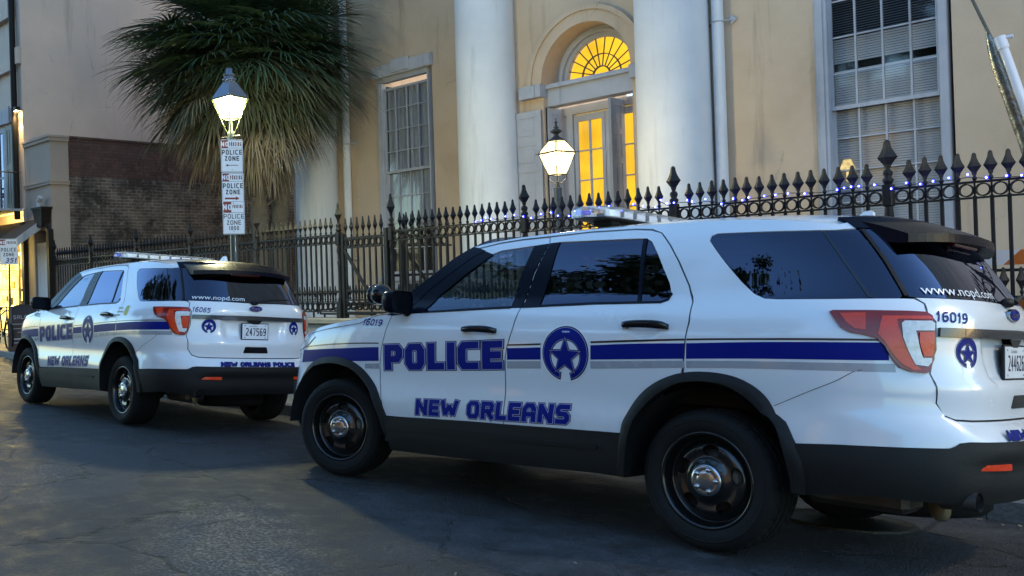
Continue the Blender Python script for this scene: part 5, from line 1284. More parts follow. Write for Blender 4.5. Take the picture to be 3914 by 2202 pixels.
    a=MB(); a.bx(18.72,22.5,-3.198,-3.17,2.50,2.70); a.add([(18.72,-3.19,2.50),(18.72,-3.19,2.70),(18.72,-3.99,3.26),(18.72,-3.99,3.05),(18.745,-3.19,2.50),(18.745,-3.19,2.70),(18.745,-3.99,3.26),(18.745,-3.99,3.05)],[(0,1,2,3),(7,6,5,4),(0,4,5,1),(1,5,6,2),(2,6,7,3),(3,7,4,0)]); a.build('fascia',TRIM,aw,True)
    # lit shop window
    s=MB(); YEM=emis('lit_shop_back',(1.,.70,.14),.62,.7,5.); s.bx(20.43,23.5,-4.49,-4.48,.1,3.3); s.build('lit_shop_wall',YEM,r)
    f=MB(); 
    for x in (20.03,20.40,21.05,21.75,22.5): f.bx(x,x+.06,-4.06,-4.0,.05,3.2)
    f.bx(20.0,23,-4.055,-4.005,2.42,2.50); f.bx(20.0,23,-4.06,-4.0,.05,.48); f.build('shop_window',mat('cream_frame',(.55,.45,.25),.6),r)
    g=MB(); rr=random.Random(5)
    for k in range(46):
        x=20.15+rr.random()*1.9; z=.55+rr.random()*1.75; hh=rr.uniform(.05,.22); g.box((x,-4.25-rr.random()*.15,z),(rr.uniform(.04,.16),.06,hh),Matrix.Rotation(rr.uniform(-.2,.2),4,'Y'),rr.choice((0,0,1,2)),.01)
    for z in (.55,1.05,1.6,2.1): g.bx(20.1,22.4,-4.42,-4.1,z-.015,z,0)
    g.build('goods_on_shelves',[mat('goods_dark',(.06,.045,.03),.6),mat('goods_cream',(.6,.5,.3),.6),mat('goods_olive',(.2,.18,.05),.6)],r)
    w=MB(); w.box((19.98,-3.90,6.0),(.14,.12,.10),None,0,.01); w.add([(19.93,-3.86,5.945),(20.05,-3.86,5.945),(20.05,-3.94,5.945),(19.93,-3.94,5.945)],[(0,1,2,3)],1); w.build('wall_lamp',[IRON,emis('warm_bulb',(1,.7,.3),30)],r)
    for c in r.children: c.location=Vector(c.location)-Vector(r.location)
    b=empty('brick_wall',(18.5,-9,0),label='old high brick wall, sooty below and redder above, behind the palms',cat='wall')
    m=MB(); m.bx(18.46,18.86,-24,-4.485,-.2,4.22); m.build('lower_brickwork',brick('old_dark_brick',(.085,.062,.050),(.14,.11,.09),(.20,.19,.18),'yz',1.,.75),b)
    m=MB(); m.bx(18.48,18.84,-24,-4.486,4.221,5.12); m.bx(18.45,18.87,-24,-4.486,5.121,5.17); m.build('upper_brickwork',brick('red_brown_brick',(.105,.050,.040),(.080,.040,.034),(.050,.038,.034),'yz',1.,.25),b)
    for c in b.children: c.location=(-18.5,9,0)
# ---------------------------------------------------------------- lamps and signs
def text_plate(root,name,w,h,items,bg,col,th=.003,corner=.02,border=True,loc=(0,0,0)):
    """flat sign in local XZ plane facing +Y; items: (txt,cx,baseline,h,sw,matindex,width scale)"""
    m=MB(); pl=rnd([(-w/2,0),(w/2,0),(w/2,h),(-w/2,h)],(0,1,2,3),corner); m.prism(pl,lambda a,b,t:(a,t,b),-th,0,0)
    o=m.build(name,bg,root,True); o.location=loc
    pb=PB()
    if border:
        e=.008; t=.004; O=rnd([(-w/2+e,e),(w/2-e,e),(w/2-e,h-e),(-w/2+e,h-e)],(0,1,2,3),corner*.8); I=rnd([(-w/2+e+t,e+t),(w/2-e-t,e+t),(w/2-e-t,h-e-t),(-w/2+e+t,h-e-t)],(0,1,2,3),corner*.7)
        n=len(O); pb.raw([(-a,.0008,b) for a,b in O]+[(-a,.0008,b) for a,b in I],[(i,(i+1)%n,(i+1)%n+n,i+n) for i in range(n)],None,0)
    for it in items:
        if it[0]=='RECT':
            _,x0,x1,z0,z1,mi=it; pb.raw([(-x0,.0007,z0),(-x1,.0007,z0),(-x1,.0007,z1),(-x0,.0007,z1)],[(0,1,2,3)],None,mi)
        elif it[0]=='POLY':
            pb.raw([(-a,.0012,b) for a,b in it[1]],[tuple(range(len(it[1])))],None,it[2])
        else:
            txt,cx,zb,hh,sw,mi,wid=it[:7]; sl=it[7] if len(it)>7 else 0
            _,W=lettering(txt,hh,sw,[0],hh*.2,sl,wid); put_letters(pb,txt,hh,sw,[0],lambda x,y,o_:(-(cx-W/2+x),.0014+o_,zb+y),0,.0003,[mi],.2,gap=hh*.2,slant=sl,wid=wid)
    pb.build('printing',col,o); return o
SIGNW=mat('sign_white',(.80,.81,.86),.4,var=.08,vscale=6,coat=.2)
SCOL=[mat('sign_black',(.03,.028,.035),.5),mat('sign_red',(.26,.035,.022),.5,var=.2),SIGNW,mat('sign_maroon',(.15,.035,.035),.5),mat('sign_blue',(.02,.03,.22),.5)]
def build_street_lamp():
    x,y=8.5,-2.2; g0=walk_z(x,y)
    r=empty('street_lamp',(x,y,g0),(0,0,rad(6)),'tall street lamp with a bright tapered lantern, parking signs bolted to its dark post','street lamp')
    POST=mat('lamp_post_paint',(.030,.042,.040),.45,var=.3,coat=.3)
    m=MB(); P=lambda z:z-g0
    m.lathe([(.15,0),(.15,.10),(.12,.16),(.085,.55),(.09,.60),(.062,.66),(.055,P(3.50)),(.06,P(3.52)),(.06,P(3.56)),(.05,P(3.60)),(.05,P(3.66)),(.028,P(3.68)),(.022,P(3.84))],20); m.build('post',POST,r,True)
    m=MB(); 
    m.cyl((-.20,0,P(3.585)),(.20,0,P(3.60)),.012,.012,8); m.build('ladder_rest',GREYM,r)
    f=MB(); zb,zt=P(3.84),P(4.13); rb,rt=.088,.172
    cs=[(1,1),(-1,1),(-1,-1),(1,-1)]
    for sx,sy in cs:
        f.cyl((sx*rb,sy*rb,zb),(sx*rt,sy*rt,zt),.010,.010,6); f.cyl((sx*rt*1.06,sy*rt*1.06,zt-.01),(sx*.03,sy*.03,P(3.62)),.008,.008,6)
    for k in range(4):
        a,b=cs[k],cs[(k+1)%4]
        for rr_,zz,th in ((rt,zt,.014),(rb,zb,.010)): f.cyl((a[0]*rr_,a[1]*rr_,zz),(b[0]*rr_,b[1]*rr_,zz),th,th,6)
    f.build('lantern_frame',mat('lantern_bronze',(.10,.11,.05),.35,metal=.5),r)
    h=MB(); pr=[(rt*1.04,zt+.012),(.150,zt+.07),(.098,zt+.17),(.062,zt+.235),(.055,zt+.26)]
    for (r0,z0),(r1,z1) in zip(pr[:-1],pr[1:]):
        for k in range(4):
            a,b=cs[k],cs[(k+1)%4]; h.add([(a[0]*r0,a[1]*r0,z0),(b[0]*r0,b[1]*r0,z0),(b[0]*r1,b[1]*r1,z1),(a[0]*r1,a[1]*r1,z1)],[(0,1,2,3)])
    z=zt+.26; h.lathe([(.095,z-.01),(.10,z+.01),(.07,z+.03),(.062,z+.05),(.082,z+.06),(.085,z+.075),(.055,z+.09),(.045,z+.10),(.045,z+.16),(.001,z+.165)],20)
    h.build('lantern_roof',mat('lantern_roof_grey',(.16,.18,.23),.35,metal=.4,var=.2),r,True)
    g=MB(); q=[(s_[0]*rb*.93,s_[1]*rb*.93,zb+.01) for s_ in cs]+[(s_[0]*rt*.93,s_[1]*rt*.93,zt-.01) for s_ in cs]; g.add(q,[(0,1,5,4),(1,2,6,5),(2,3,7,6),(3,0,4,7),(0,3,2,1)]); g.build('glowing_glass',lampglass('lamp_glow_green_yellow',(.93,1.,.50),.30),r)
    g=MB(); g.sphere((0,0,P(4.02)),.055,10,0,(1,1,1.3)); g.build('bulb',emis('bulb_greenish',(1.,1.,.66),22),r)
    # stacked parking signs, each one plate (they hang on the lamp: things of their own)
    dirn=Vector((CAM.x-x,CAM.y-y,0)).normalized(); ang=math.atan2(dirn.y,dirn.x)-math.pi/2
    def sgn(z,h,items,lab,dy=0):
        s=empty('parking_sign',(x+dirn.x*(.075+dy),y+dirn.y*(.075+dy),z),(0,rad(-.6),ang+rad(4)),lab,'sign','no parking police zone signs on the lamp post')
        text_plate(s,'plate',.305,h,items,SIGNW,SCOL)
        b=MB(); 
        for zz in (.035,h-.035): b.cyl((0,.001,zz),(0,.006,zz),.006,.006,8); 
        b.build('bolt',GREYM,s)
    def head(h,big=False):
        if not big: return [('RECT',-.142,-.052,h-.118,h-.012,1),('NO',-.098,h-.098,.066,.015,2,.75),('PARKING',.048,h-.094,.056,.0085,3,.30),('RECT',-.142,.142,h-.122,h-.118,0)]
        return [('RECT',-.142,-.032,h-.160,h-.012,1),('NO',-.088,h-.125,.078,.018,2,.75),('PARKING',.056,h-.100,.046,.007,3,.31),('RECT',-.142,.142,h-.164,h-.160,0)]
    body=lambda a,b:[('POLICE',0,a,.070,.0135,0,.66),('ZONE',0,b,.066,.0135,0,.70)]
    sgn(3.085,.458,head(.458)+body(.245,.160)+[('RECT',-.065,.085,.094,.103,0),('POLY',[(-.095,.098),(-.055,.082),(-.055,.115)],0)],'topmost of the three no parking police zone signs, with a left pointing arrow')
    sgn(2.64,.438,head(.438)+body(.222,.137)+[('RECT',-.115,.045,.068,.092,1),('POLY',[(.040,.052),(.040,.108),(.090,.080)],1)],'middle one of the three no parking police zone signs, with a red right pointing arrow')
    sgn(2.222,.462,head(.462,True)+[('POLICE',0,.215,.066,.010,0,.74),('ZONE',0,.130,.062,.010,0,.76),('1800',0,.055,.058,.009,0,.62)],'lowest of the three signs on the lamp post, reading police zone 1800',.006)
    L=bpy.data.lights.new('street_lamp_light','POINT'); L.energy=105; L.color=(1.,.93,.50); L.shadow_soft_size=.12; o=bpy.data.objects.new('street_lamp_light',L); COL.objects.link(o); o.location=(x,y,4.0); 
    return r
def build_lantern():
    x,y=5.81,-6.0
    r=empty('garden_lantern',(x,y,.3),(0,0,rad(-12)),'post lantern with a glowing white four sided head behind the railing, before the doorway','street lamp')
    P=lambda z:z-.3
    m=MB(); m.cyl((0,0,0),(0,0,P(2.66)),.045,.042,16); m.cyl((0,0,P(2.60)),(0,0,P(2.76)),.055,.055,16); m.build('post',mat('slate_post',(.04,.05,.065),.5),r)
    K=mat('lantern_dark',(.035,.035,.035),.45,metal=.3); f=MB(); cs=[(1,1),(-1,1),(-1,-1),(1,-1)]
    z0,z1,z2=P(2.95),P(3.26),P(3.44); r0,r1,r2=.085,.185,.08
    for sx,sy in cs:
        f.cyl((sx*r0,sy*r0,z0),(sx*r1,sy*r1,z1),.008,.008,6); f.cyl((sx*r1,sy*r1,z1),(sx*r2,sy*r2,z2),.008,.008,6)
        f.tube([(sx*r0,sy*r0,z0),(sx*.085,sy*.085,z0-.06),(sx*.04,sy*.04,z0-.12),(0,0,z0-.14)],.007,5)
        f.sphere((sx*(r1+.018),sy*(r1+.018),z1),.012,5)
    for k in range(4):
        a,b=cs[k],cs[(k+1)%4]
        for rr_,zz,t in ((r0,z0,.010),(r1,z1,.013),(r2,z2,.01)): f.cyl((a[0]*rr_,a[1]*rr_,zz),(b[0]*rr_,b[1]*rr_,zz),t,t,6)
    f.lathe([(.12,z2-.005),(.10,z2+.02),(.04,z2+.06),(.03,z2+.09),(.075,z2+.12),(.085,z2+.135),(.06,z2+.155),(.02,z2+.175),(.045,z2+.19),(.02,z2+.205),(.012,z2+.25),(.028,z2+.26),(.008,z2+.28),(.004,z2+.33)],16); f.cyl((0,0,z0-.18),(0,0,z0-.10),.03,.02,8)
    f.build('lantern_frame',K,r,True)
    g=MB(); k=.95; q=[(s_[0]*r0*k,s_[1]*r0*k,z0) for s_ in cs]+[(s_[0]*r1*k,s_[1]*r1*k,z1) for s_ in cs]+[(s_[0]*r2*k,s_[1]*r2*k,z2) for s_ in cs]
    fs=[(0,3,2,1)]
    for b in (0,4): fs+=[(b+i,b+(i+1)%4,b+(i+1)%4+4,b+i+4) for i in range(4)]
    g.add(q,fs); g.build('glowing_glass',lampglass('lamp_glow_warm_white',(1.,.76,.34),.20),r)
    g=MB(); g.sphere((0,0,P(3.16)),.050,10,0,(1,1,1.5)); g.build('bulb',emis('bulb_warm',(1.,.85,.5),9),r)
    L=bpy.data.lights.new('lantern_light','POINT'); L.energy=13; L.color=(1.,.80,.42); L.shadow_soft_size=.12; o=bpy.data.objects.new('lantern_light',L); COL.objects.link(o); o.location=(x,y,3.15)
def build_misc():
    # sign at the picture's left edge
    x,y=10.9,-2.05
    x,y=11.75,-2.45
    s=empty('parking_sign',(17.0,-3.15,2.26-.15),(0,0,rad(115)),None,None)
    s.location=(18.15,-2.85,2.13); s.scale=(1.28,1.28,1.25)
    dirn=Vector((CAM.x-s.location.x,CAM.y-s.location.y,0)).normalized(); s.rotation_euler=(0,0,math.atan2(dirn.y,dirn.x)-math.pi/2)
    tag(s,'white police zone sign with blue numbers 351 on a thin post at the left edge','sign')
    h=.46; text_plate(s,'plate',.305,h,[('RECT',-.142,-.05,h-.11,h-.012,1),('NO',-.098,h-.095,.06,.014,2,.75),('PARKING',.05,h-.092,.052,.008,3,.30),('POLICE',0,.235,.064,.011,0,.64),('ZONE',0,.150,.062,.011,0,.68),('351',.03,.035,.085,.017,4,.85,.25)],SIGNW,SCOL)
    m=MB(); m.box((0,-.03,-.65),(.04,.03,2.2)); m.build('post',GREYM,s)
    # sandwich board
    BB=mat('board_black',(.018,.02,.03),.5,coat=.3); g0=walk_z(17.6,-3.25)
    b=empty('sandwich_board',(17.55,-3.05,g0),None,'black standing board lettered salon on the sidewalk beside the bicycle','sign') if False else empty('sandwich_board',(17.97,-3.02,g0),(0,0,rad(52)),'black standing board lettered salon on the sidewalk beside the bicycle','sign')
    o=text_plate(b,'front_panel',.62,1.0,[('SALON',.0,.72,.085,.014,0,.9),('RECT',-.24,.24,.60,.615,0),('RECT',-.22,.22,.50,.512,0),('RECT',-.1,.12,.42,.43,0),('ABC',-.08,.20,.08,.013,0,.8)][:4]+[('RECT',-.20,.12,.26,.29,0),('RECT',-.20,.10,.18,.20,0)],BB,[mat('board_print',(.35,.36,.40),.6)],.02,.05,False); o.rotation_euler=(rad(7),0,0)
    m=MB(); m.box((0,-.28,.5),(.60,.02,1.0),Matrix.Rotation(rad(-14),4,'X')); m.build('rear_panel',BB,b)
    m=MB(); pl=[(-.30,.97)]+[(-.30+.6*i/12,.97+.07*math.sin(math.pi*i/12)) for i in range(13)]+[(.30,.97)]; m.prism(pl,lambda a,c,t:(a,t-.12,c),-.02,.0,0); m.build('curved_top',BB,b)
    # bicycle
    k=empty('bicycle',(18.35,-2.88,walk_z(18.3,-2.9)),(0,0,rad(-6)),'dark bicycle parked on the sidewalk at the left edge','bicycle')
    TY=RUB; fr=mat('bicycle_frame',(.02,.022,.025),.35,coat=.5)
    for xx in (0,1.02):
        w=MB(); T=Matrix.Translation((xx,0,.34))@Matrix.Rotation(math.pi/2,4,'X'); w.lathe([(.315,-.02),(.34,0),(.315,.02),(.305,0),(.315,-.02)],40,T); wh=w.build('wheel',TY,k)
        w=MB(); 
        for i in range(14): a=2*math.pi*i/14; w.cyl((xx,0,.34),(xx+.31*math.cos(a),0,.34+.31*math.sin(a)),.0022,.0022,4)
        w.cyl((xx,-.04,.34),(xx,.04,.34),.02,.02,8); w.build('spokes',GREYM,wh)
    f=MB(); f.tube([(0,0,.34),(.12,0,.92)],.016,8); f.tube([(.12,0,.92),(.62,0,.80),(.48,0,.30),(.10,0,.80)],.018,8); f.tube([(1.02,0,.34),(.62,0,.80)],.011,8); f.tube([(1.02,0,.34),(.48,0,.30)],.012,8); f.tube([(.62,0,.80),(.64,0,.92)],.014,8); f.build('frame',fr,k)
    f=MB(); f.tube([(.20,.28,1.02),(.06,.20,1.00),(.12,0,.98),(.06,-.20,1.0),(.20,-.28,1.02)],.013,8); f.tube([(.12,0,.90),(.12,0,1.0)],.014,8); f.build('handlebar',fr,k)
    f=MB(); f.sphere((.66,0,.95),.09,8,0,(1.4,.7,.4)); f.build('saddle',TY,k)
    # courtyard furniture glimpsed through the railings
    c=empty('stacked_tables',(11.0,-6.2,.3),(0,0,rad(0)),'black metal table frames stacked in the courtyard behind the lit railing','table')
    f=MB(); 
    for y in (0,-.6):
        f.tube([(-1.1,y,1.03),(.55,y,1.03),(.42,y,.62)],.020,6); f.tube([(-1.1,y,.86),(.2,y,.70),(.62,y,.68),(.62,y,.0)],.018,6); f.tube([(-1.1,y,.62),(.42,y,.62)],.018,6); f.tube([(.5,y,.62),(.36,y,1.0)],.018,6); f.tube([(-1.0,y,1.0),(-1.0,y,0)],.018,6); f.tube([(.30,y,.62),(.30,y,0)],.018,6)
    for x_ in (-1.0,.5): f.tube([(x_,0,1.03),(x_,-.6,1.03)],.018,6)
    f.build('frame',IRON,c)
    u=empty('white_canopy',(8.3,-6.6,0),(0,0,rad(10)),'pale hooded canopy roof seen through the railing beneath the curtained window','canopy')
    m=MB(); vs=[];fs=[]
    for i in range(9):
        t=i/8; x_=-1.1+2.2*t; hh=1.28+.24*math.sin(math.pi*t)**.8
        for j in range(2): vs.append((x_,-.5+1.0*j,hh))
    fs=[(2*i,2*i+1,2*i+3,2*i+2) for i in range(8)]; m.add(vs,fs,0,True); m.bx(-1.1,1.1,.49,.52,1.17,1.28); m.build('roof',mat('pale_canvas',(.62,.62,.56),.7,var=.15),u)
    m=MB(); 
    for x_ in (-1.05,1.05):
        for y_ in (-.45,.45): m.cyl((x_,y_,.3),(x_,y_,1.2),.02,.02,6)
    m.build('pole',IRON,u)
    st=empty('entrance_steps',(7.1,-7.4,.3),label='stone entrance steps with dark handrail leading up to the doorway',cat='steps')
    m=MB(); 
    for i in range(4): m.bx(-1.2,1.2,-.62,.9-.3*i,.15*i,.15*(i+1)-.002)
    m.build('stone_steps',MARB,st); m=MB()
    for x_ in (-1.1,1.1):
        m.tube([(x_,.95,.75),(x_,-.3,1.35),(x_,-.6,1.35)],.022,6)
        for k_ in range(6): y_=.95-.25*k_; z_=.75+.12*k_; m.cyl((x_,y_,.0),(x_,y_,z_),.012,.012,5)
    m.build('handrail',IRON,st)
    # barricade
    bq=empty('road_barricade',(-.35,-5.3,.3),(0,0,rad(3)),'orange and white striped barricade board behind the railing at the right edge','barricade')
    n=12; Wd=2.4
    OR=mat('barricade_orange',(.42,.11,.015),.5,var=.2); WB=mat('barricade_white',(.55,.56,.60),.5,var=.15)
    for zz in (1.17,.72):
        m=MB()
        for i in range(n):
            a=-Wd/2+Wd*i/n; b_=a+Wd/n; s_=.07; m.add([(a+s_,0,zz),(b_+s_,0,zz),(b_-s_,0,zz+.14),(a-s_,0,zz+.14),(a+s_,-.03,zz),(b_+s_,-.03,zz),(b_-s_,-.03,zz+.14),(a-s_,-.03,zz+.14)],[(0,1,2,3),(7,6,5,4),(0,4,5,1),(2,6,7,3)],i%2)
        m.build('striped_board',[OR,WB],bq)
    m=MB()
    for x_ in (-.9,.9): m.tube([(x_,.35,0),(x_,.0,1.3),(x_,-.35,0)],.025,6)
    m.build('leg',GREYM,bq)
    fd=empty('folding_tables',(.0,-6.1,.3),(0,0,0),'dark folded metal tables leaning behind the striped barricade','table')
    m=MB(); 
    for z_ in (1.22,1.10,.80,.66): m.bx(-1.3,.9,-.02,.02,z_,z_+.03)
    for x_ in (-1.2,-.7,-.2,.3,.8): m.bx(x_,x_+.04,-.02,.02,0,1.22)
    m.build('frame',IRON,fd)
    # guy wire with its guard and a white conduit, upper right
    w=empty('guy_wire',(.0,-4.5,2.6),label='slanting steel guy wire with a tarnished metal guard, upper right corner',cat='wire guard')
    T0=Vector((.28,-4.5,3.84)); d=(Vector((-.06,-4.5,2.72))-Vector((.13,-4.5,3.47))); d.normalize(); A=Vector((.16,-4.5,3.50)); B=A+d*3.0
    lw=lambda v:v-Vector((0,-4.5,2.6))
    m=MB(); m.cyl(lw(A+(T0-A).normalized()*3.5),lw(A),.006,.014,8); m.build('wire',GREYM,w)
    m=MB(); vs=[];fs=[]; n=14
    for i in range(n+1):
        t=i/n; p=A+d*(2.6*t)+Vector((.02,0,.05)); wd=.012+.050*min(1,t*9)
        for k in range(9):
            a=math.pi*k/8; vs.append(lw(p+Vector((wd*math.cos(a),wd*.6*math.sin(a),0))))
    for i in range(n):
        for k in range(8): fs.append((i*9+k,i*9+k+1,(i+1)*9+k+1,(i+1)*9+k))
    m.add(vs,fs,0,True); m.build('guard',mat('tarnished_guard',(.22,.20,.17),.28,metal=.85,var=.7,vscale=9,bump=.5,bscale=9),w)
    P0=Vector((.05,-4.38,3.42)); m=MB(); m.cyl(lw(P0),lw(P0+d*2.4),.036,.036,16); m.cyl(lw(P0-d*.02),lw(P0+d*.09),.045,.045,16); m.cyl(lw(P0+d*.0),lw(P0+Vector((-.09,0,.01))),.018,.018,8); m.build('white_conduit',mat('white_pipe',(.62,.65,.72),.3,coat=.3),w)
    # manhole cover under the nearer car's tail
    px,py=-.05,-.68; gz=road_z(px,py); m=MB(); T=Matrix.Translation((px,py,gz+.004))@Matrix.Rotation(TH,4,'X'); m.lathe([(.36,-.004),(.36,.010),(.345,.012),(.335,.002),(.0001,.003)],48,T)
    tag(m.build('manhole_cover',mat('worn_iron',(.05,.045,.03),.45,metal=.6,var=.4,vscale=12,bump=.6,bscale=60)),'round iron manhole cover in the road under the tail of the nearer police car','manhole cover')
    # small litter and leaves in the gutter
# ---------------------------------------------------------------- palms
def leafmat(name,a,b_,rough=.5):
    m,nt,b=_nt(name); L=nt.links.new; v=coords(nt); n=N(nt,'ShaderNodeTexNoise',Scale=3.,Detail=5.); L(v,n.inputs['Vector'])
    r=N(nt,'ShaderNodeMapRange'); r.inputs[1].default_value=.3; r.inputs[2].default_value=.7; L(n.outputs['Fac'],r.inputs[0])
    mx=N(nt,'ShaderNodeMix',data_type='RGBA'); mx.inputs[6].default_value=rgb(a); mx.inputs[7].default_value=rgb(b_); L(r.outputs[0],mx.inputs[0]); L(mx.outputs[2],b.inputs['Base Color']); b.inputs['Roughness'].default_value=rough; return m
LG=leafmat('palm_green',(.028,.062,.034),(.065,.115,.060),.36); LO=leafmat('palm_olive',(.060,.078,.040),(.115,.120,.070),.45); LD=leafmat('palm_dead',(.16,.13,.085),(.30,.26,.19),.7)
BARK=mat('palm_bark',(.10,.085,.065),.95,var=.5,vscale=9,bump=1.,bscale=22); MOSS=mat('palm_fibre',(.16,.145,.12),.95,var=.5,vscale=14,bump=1.,bscale=30)
def fan_leaf(m,base,dirv,L,droop,rr,mi,nb=30,stem=.45,wd=.036,spread=115,fold=.25):
    """costapalmate frond: stem, then narrow blades radiating and drooping under gravity"""
    d=Vector(dirv).normalized(); side=d.cross(Vector((0,0,1)))
    side=side.normalized() if side.length>.05 else Vector((1,0,0)); up=side.cross(d).normalized()
    hub=base+d*(L*stem)+Vector((0,0,-droop*.10*L))
    pts=[base,base+d*(L*stem*.5)+Vector((0,0,.02)),hub]; m.tube([tuple(p) for p in pts],[.016,.012,.009],5,mi)
    R=L*.44
    for i in range(nb):
        a=rad(-spread+2*spread*i/(nb-1))+rr.uniform(-.03,.03); bd=(d*math.cos(a)+side*math.sin(a)).normalized()
        ln=R*(.62+.38*math.cos(a*.62))*rr.uniform(.86,1.08); bd=(bd+up*fold*(math.sin(abs(a))-.2)).normalized()
        g=droop*rr.uniform(.75,1.25); S_=6; w=wd*rr.uniform(.8,1.15); wv=bd.cross(Vector((0,0,1))+up*.3)
        wv=wv.normalized() if wv.length>.01 else side
        vs=[]
        cur=Vector(hub); dv=Vector(bd)
        for k in range(S_+1):
            t=k/S_; ww=w*(math.sin(math.pi*min(1,.18+t*.82))**.7)*(1-t*.55)
            if k==S_: ww=.001
            vs+= [tuple(cur+wv*ww/2),tuple(cur-wv*ww/2+up*.004)]
            dv=(dv+Vector((0,0,-g*(.10+.55*t*t)))+Vector((rr.uniform(-.03,.03),rr.uniform(-.03,.03),0))).normalized(); cur=cur+dv*(ln/S_)
        m.add(vs,[(2*k,2*k+1,2*k+3,2*k+2) for k in range(S_)],mi)
def build_palm(loc,top,n_green,n_old,n_dead,L,seed,label,lean=(0,0),r0=.17,moss=None,skirt=1.):
    rr=random.Random(seed); x,y,z=loc; r=empty('palm_tree',(x,y,z),label=label,cat='palm tree')
    T=Vector((x+lean[0],y+lean[1],top)); t=MB(); n=26; pts=[];K=14
    vs=[];fs=[]
    for i in range(n+1):
        s_=i/n; c=Vector((x+lean[0]*s_**1.5,y+lean[1]*s_**1.5,z+(top-z)*s_)); ra=r0*(1.12-.15*s_+.25*max(0,.12-s_)*6)*(1+.07*math.sin(i*2.4)+rr.uniform(-.05,.05))
        for k in range(K): a=2*math.pi*k/K; q=ra*(1+rr.uniform(-.07,.07)); vs.append((c.x+q*math.cos(a)-x,c.y+q*math.sin(a)-y,c.z-z))
    for i in range(n):
        for k in range(K): fs.append((i*K+k,i*K+(k+1)%K,(i+1)*K+(k+1)%K,(i+1)*K+k))
    t.add(vs,fs,0,True)
    for i in range(60):   # old leaf boots
        s_=rr.uniform(.45,1.); a=rr.uniform(0,6.28); c=Vector((lean[0]*s_**1.5,lean[1]*s_**1.5,(top-z)*s_)); o=Vector((math.cos(a),math.sin(a),0)); t.cyl(c+o*r0*.8,c+o*(r0+rr.uniform(.06,.16))+Vector((0,0,rr.uniform(.08,.2))),.035,.018,5)
    t.build('trunk',BARK,r)
    O=T-Vector(loc)
    c=MB()
    for i in range(n_green):
        a=2.39996*i+rr.uniform(-.2,.2); el=rad(rr.uniform(-8,78) if i%3 else rr.uniform(-30,10)); dv=Vector((math.cos(a)*math.cos(el),math.sin(a)*math.cos(el),math.sin(el)))
        fan_leaf(c,O+dv*.1+Vector((0,0,rr.uniform(-.15,.25))),dv,L*rr.uniform(.8,1.05),.22+.25*(1-math.sin(max(0,el))),rr,0,34,stem=rr.uniform(.30,.56),wd=.060,spread=135)
    c.build('green_crown',LG,r)
    c=MB()
    for i in range(n_old):
        a=2.39996*i+rr.uniform(-.3,.3); el=rad(rr.uniform(-48,-12)); dv=Vector((math.cos(a)*math.cos(el),math.sin(a)*math.cos(el),math.sin(el)))
        fan_leaf(c,O+Vector((0,0,-.1+rr.uniform(-.2,.1))),dv,L*rr.uniform(.75,1.0),.55,rr,0,32,stem=rr.uniform(.3,.52),wd=.052,spread=130)
    if n_old: c.build('drooping_fronds',LO,r)
    c=MB()
    for i in range(n_dead):
        a=2.39996*i+rr.uniform(-.4,.4); el=rad(rr.uniform(-84,-28)); dv=Vector((math.cos(a)*math.cos(el),math.sin(a)*math.cos(el),math.sin(el)))
        fan_leaf(c,O+Vector((math.cos(a)*.12,math.sin(a)*.12,-.25-rr.uniform(0,.5)*skirt)),dv,L*rr.uniform(.6,.95)*skirt,.9,rr,0,26,stem=rr.uniform(.3,.55),wd=.038,spread=95)
    if n_dead: c.build('dead_skirt',LD,r)
    if moss:
        m=MB()
        for i in range(moss):
            a=rr.uniform(0,6.28); s_=rr.uniform(.55,1.); cc=Vector((lean[0]*s_,lean[1]*s_,(top-z)*s_)); p=cc+Vector((math.cos(a),math.sin(a),0))*r0*rr.uniform(.9,1.3)
            pts=[p]; 
            for k in range(4): pts.append(pts[-1]+Vector((rr.uniform(-.05,.05),rr.uniform(-.05,.05),-rr.uniform(.03,.11))))
            m.tube([tuple(q) for q in pts],.0035,3,0,False)
        m.build('trunk_fibre',MOSS,r)
    return r
def leafy_tree(loc,h,cr,seed,label,proto=None):
    rr=random.Random(seed); r=empty('street_tree',loc,(0,0,rr.uniform(0,6)),label,'tree','trees across the street')
    if proto:
        r.scale=(1.1,1.1,1.3)
        for c in proto.children: q=c.copy(); COL.objects.link(q); q.parent=r
        return r
    t=MB(); th=h*.42; t.tube([(0,0,0),(.05,.03,th*.5),(0,.1,th)],[.24,.19,.15],10)
    for i in range(7):
        a=i*.9; t.tube([(0,.1,th),(math.cos(a)*cr*.4,math.sin(a)*cr*.4,th+h*.18),(math.cos(a)*cr*.75,math.sin(a)*cr*.75,h*.72)],[.11,.07,.03],6)
    t.build('trunk',BARK,r); c=MB()
    cl=[]
    for i in range(70): 
        a=rr.uniform(0,6.28); q=cr*math.sqrt(rr.random())*.9; cl.append((Vector((q*math.cos(a),q*math.sin(a),h*.66+rr.uniform(-.24,.30)*h*math.sqrt(max(0,1-(q/cr)**2)))),rr.uniform(.5,1.1)))
    for p,s_ in cl:
        for k in range(190):
            o=Vector((rr.gauss(0,1),rr.gauss(0,1),rr.gauss(0,.8)))*s_*.42; n=Vector((rr.gauss(0,1),rr.gauss(0,1),rr.gauss(0,1))).normalized(); u=n.orthogonal().normalized()*.14; v_=n.cross(u).normalized()*.09; q=p+o
            c.add([q-u,q-v_,q+u,q+v_],[(0,1,2,3)],0)
    c.build('crown',leafmat('tree_leaves',(.025,.05,.015),(.06,.09,.03)),r); return r
# ---------------------------------------------------------------- assemble
setup_camera()
build_ground(); build_fence(); build_lights(); build_courthouse(); build_left_building(); build_street_lamp(); build_lantern(); build_misc(); build_litter()
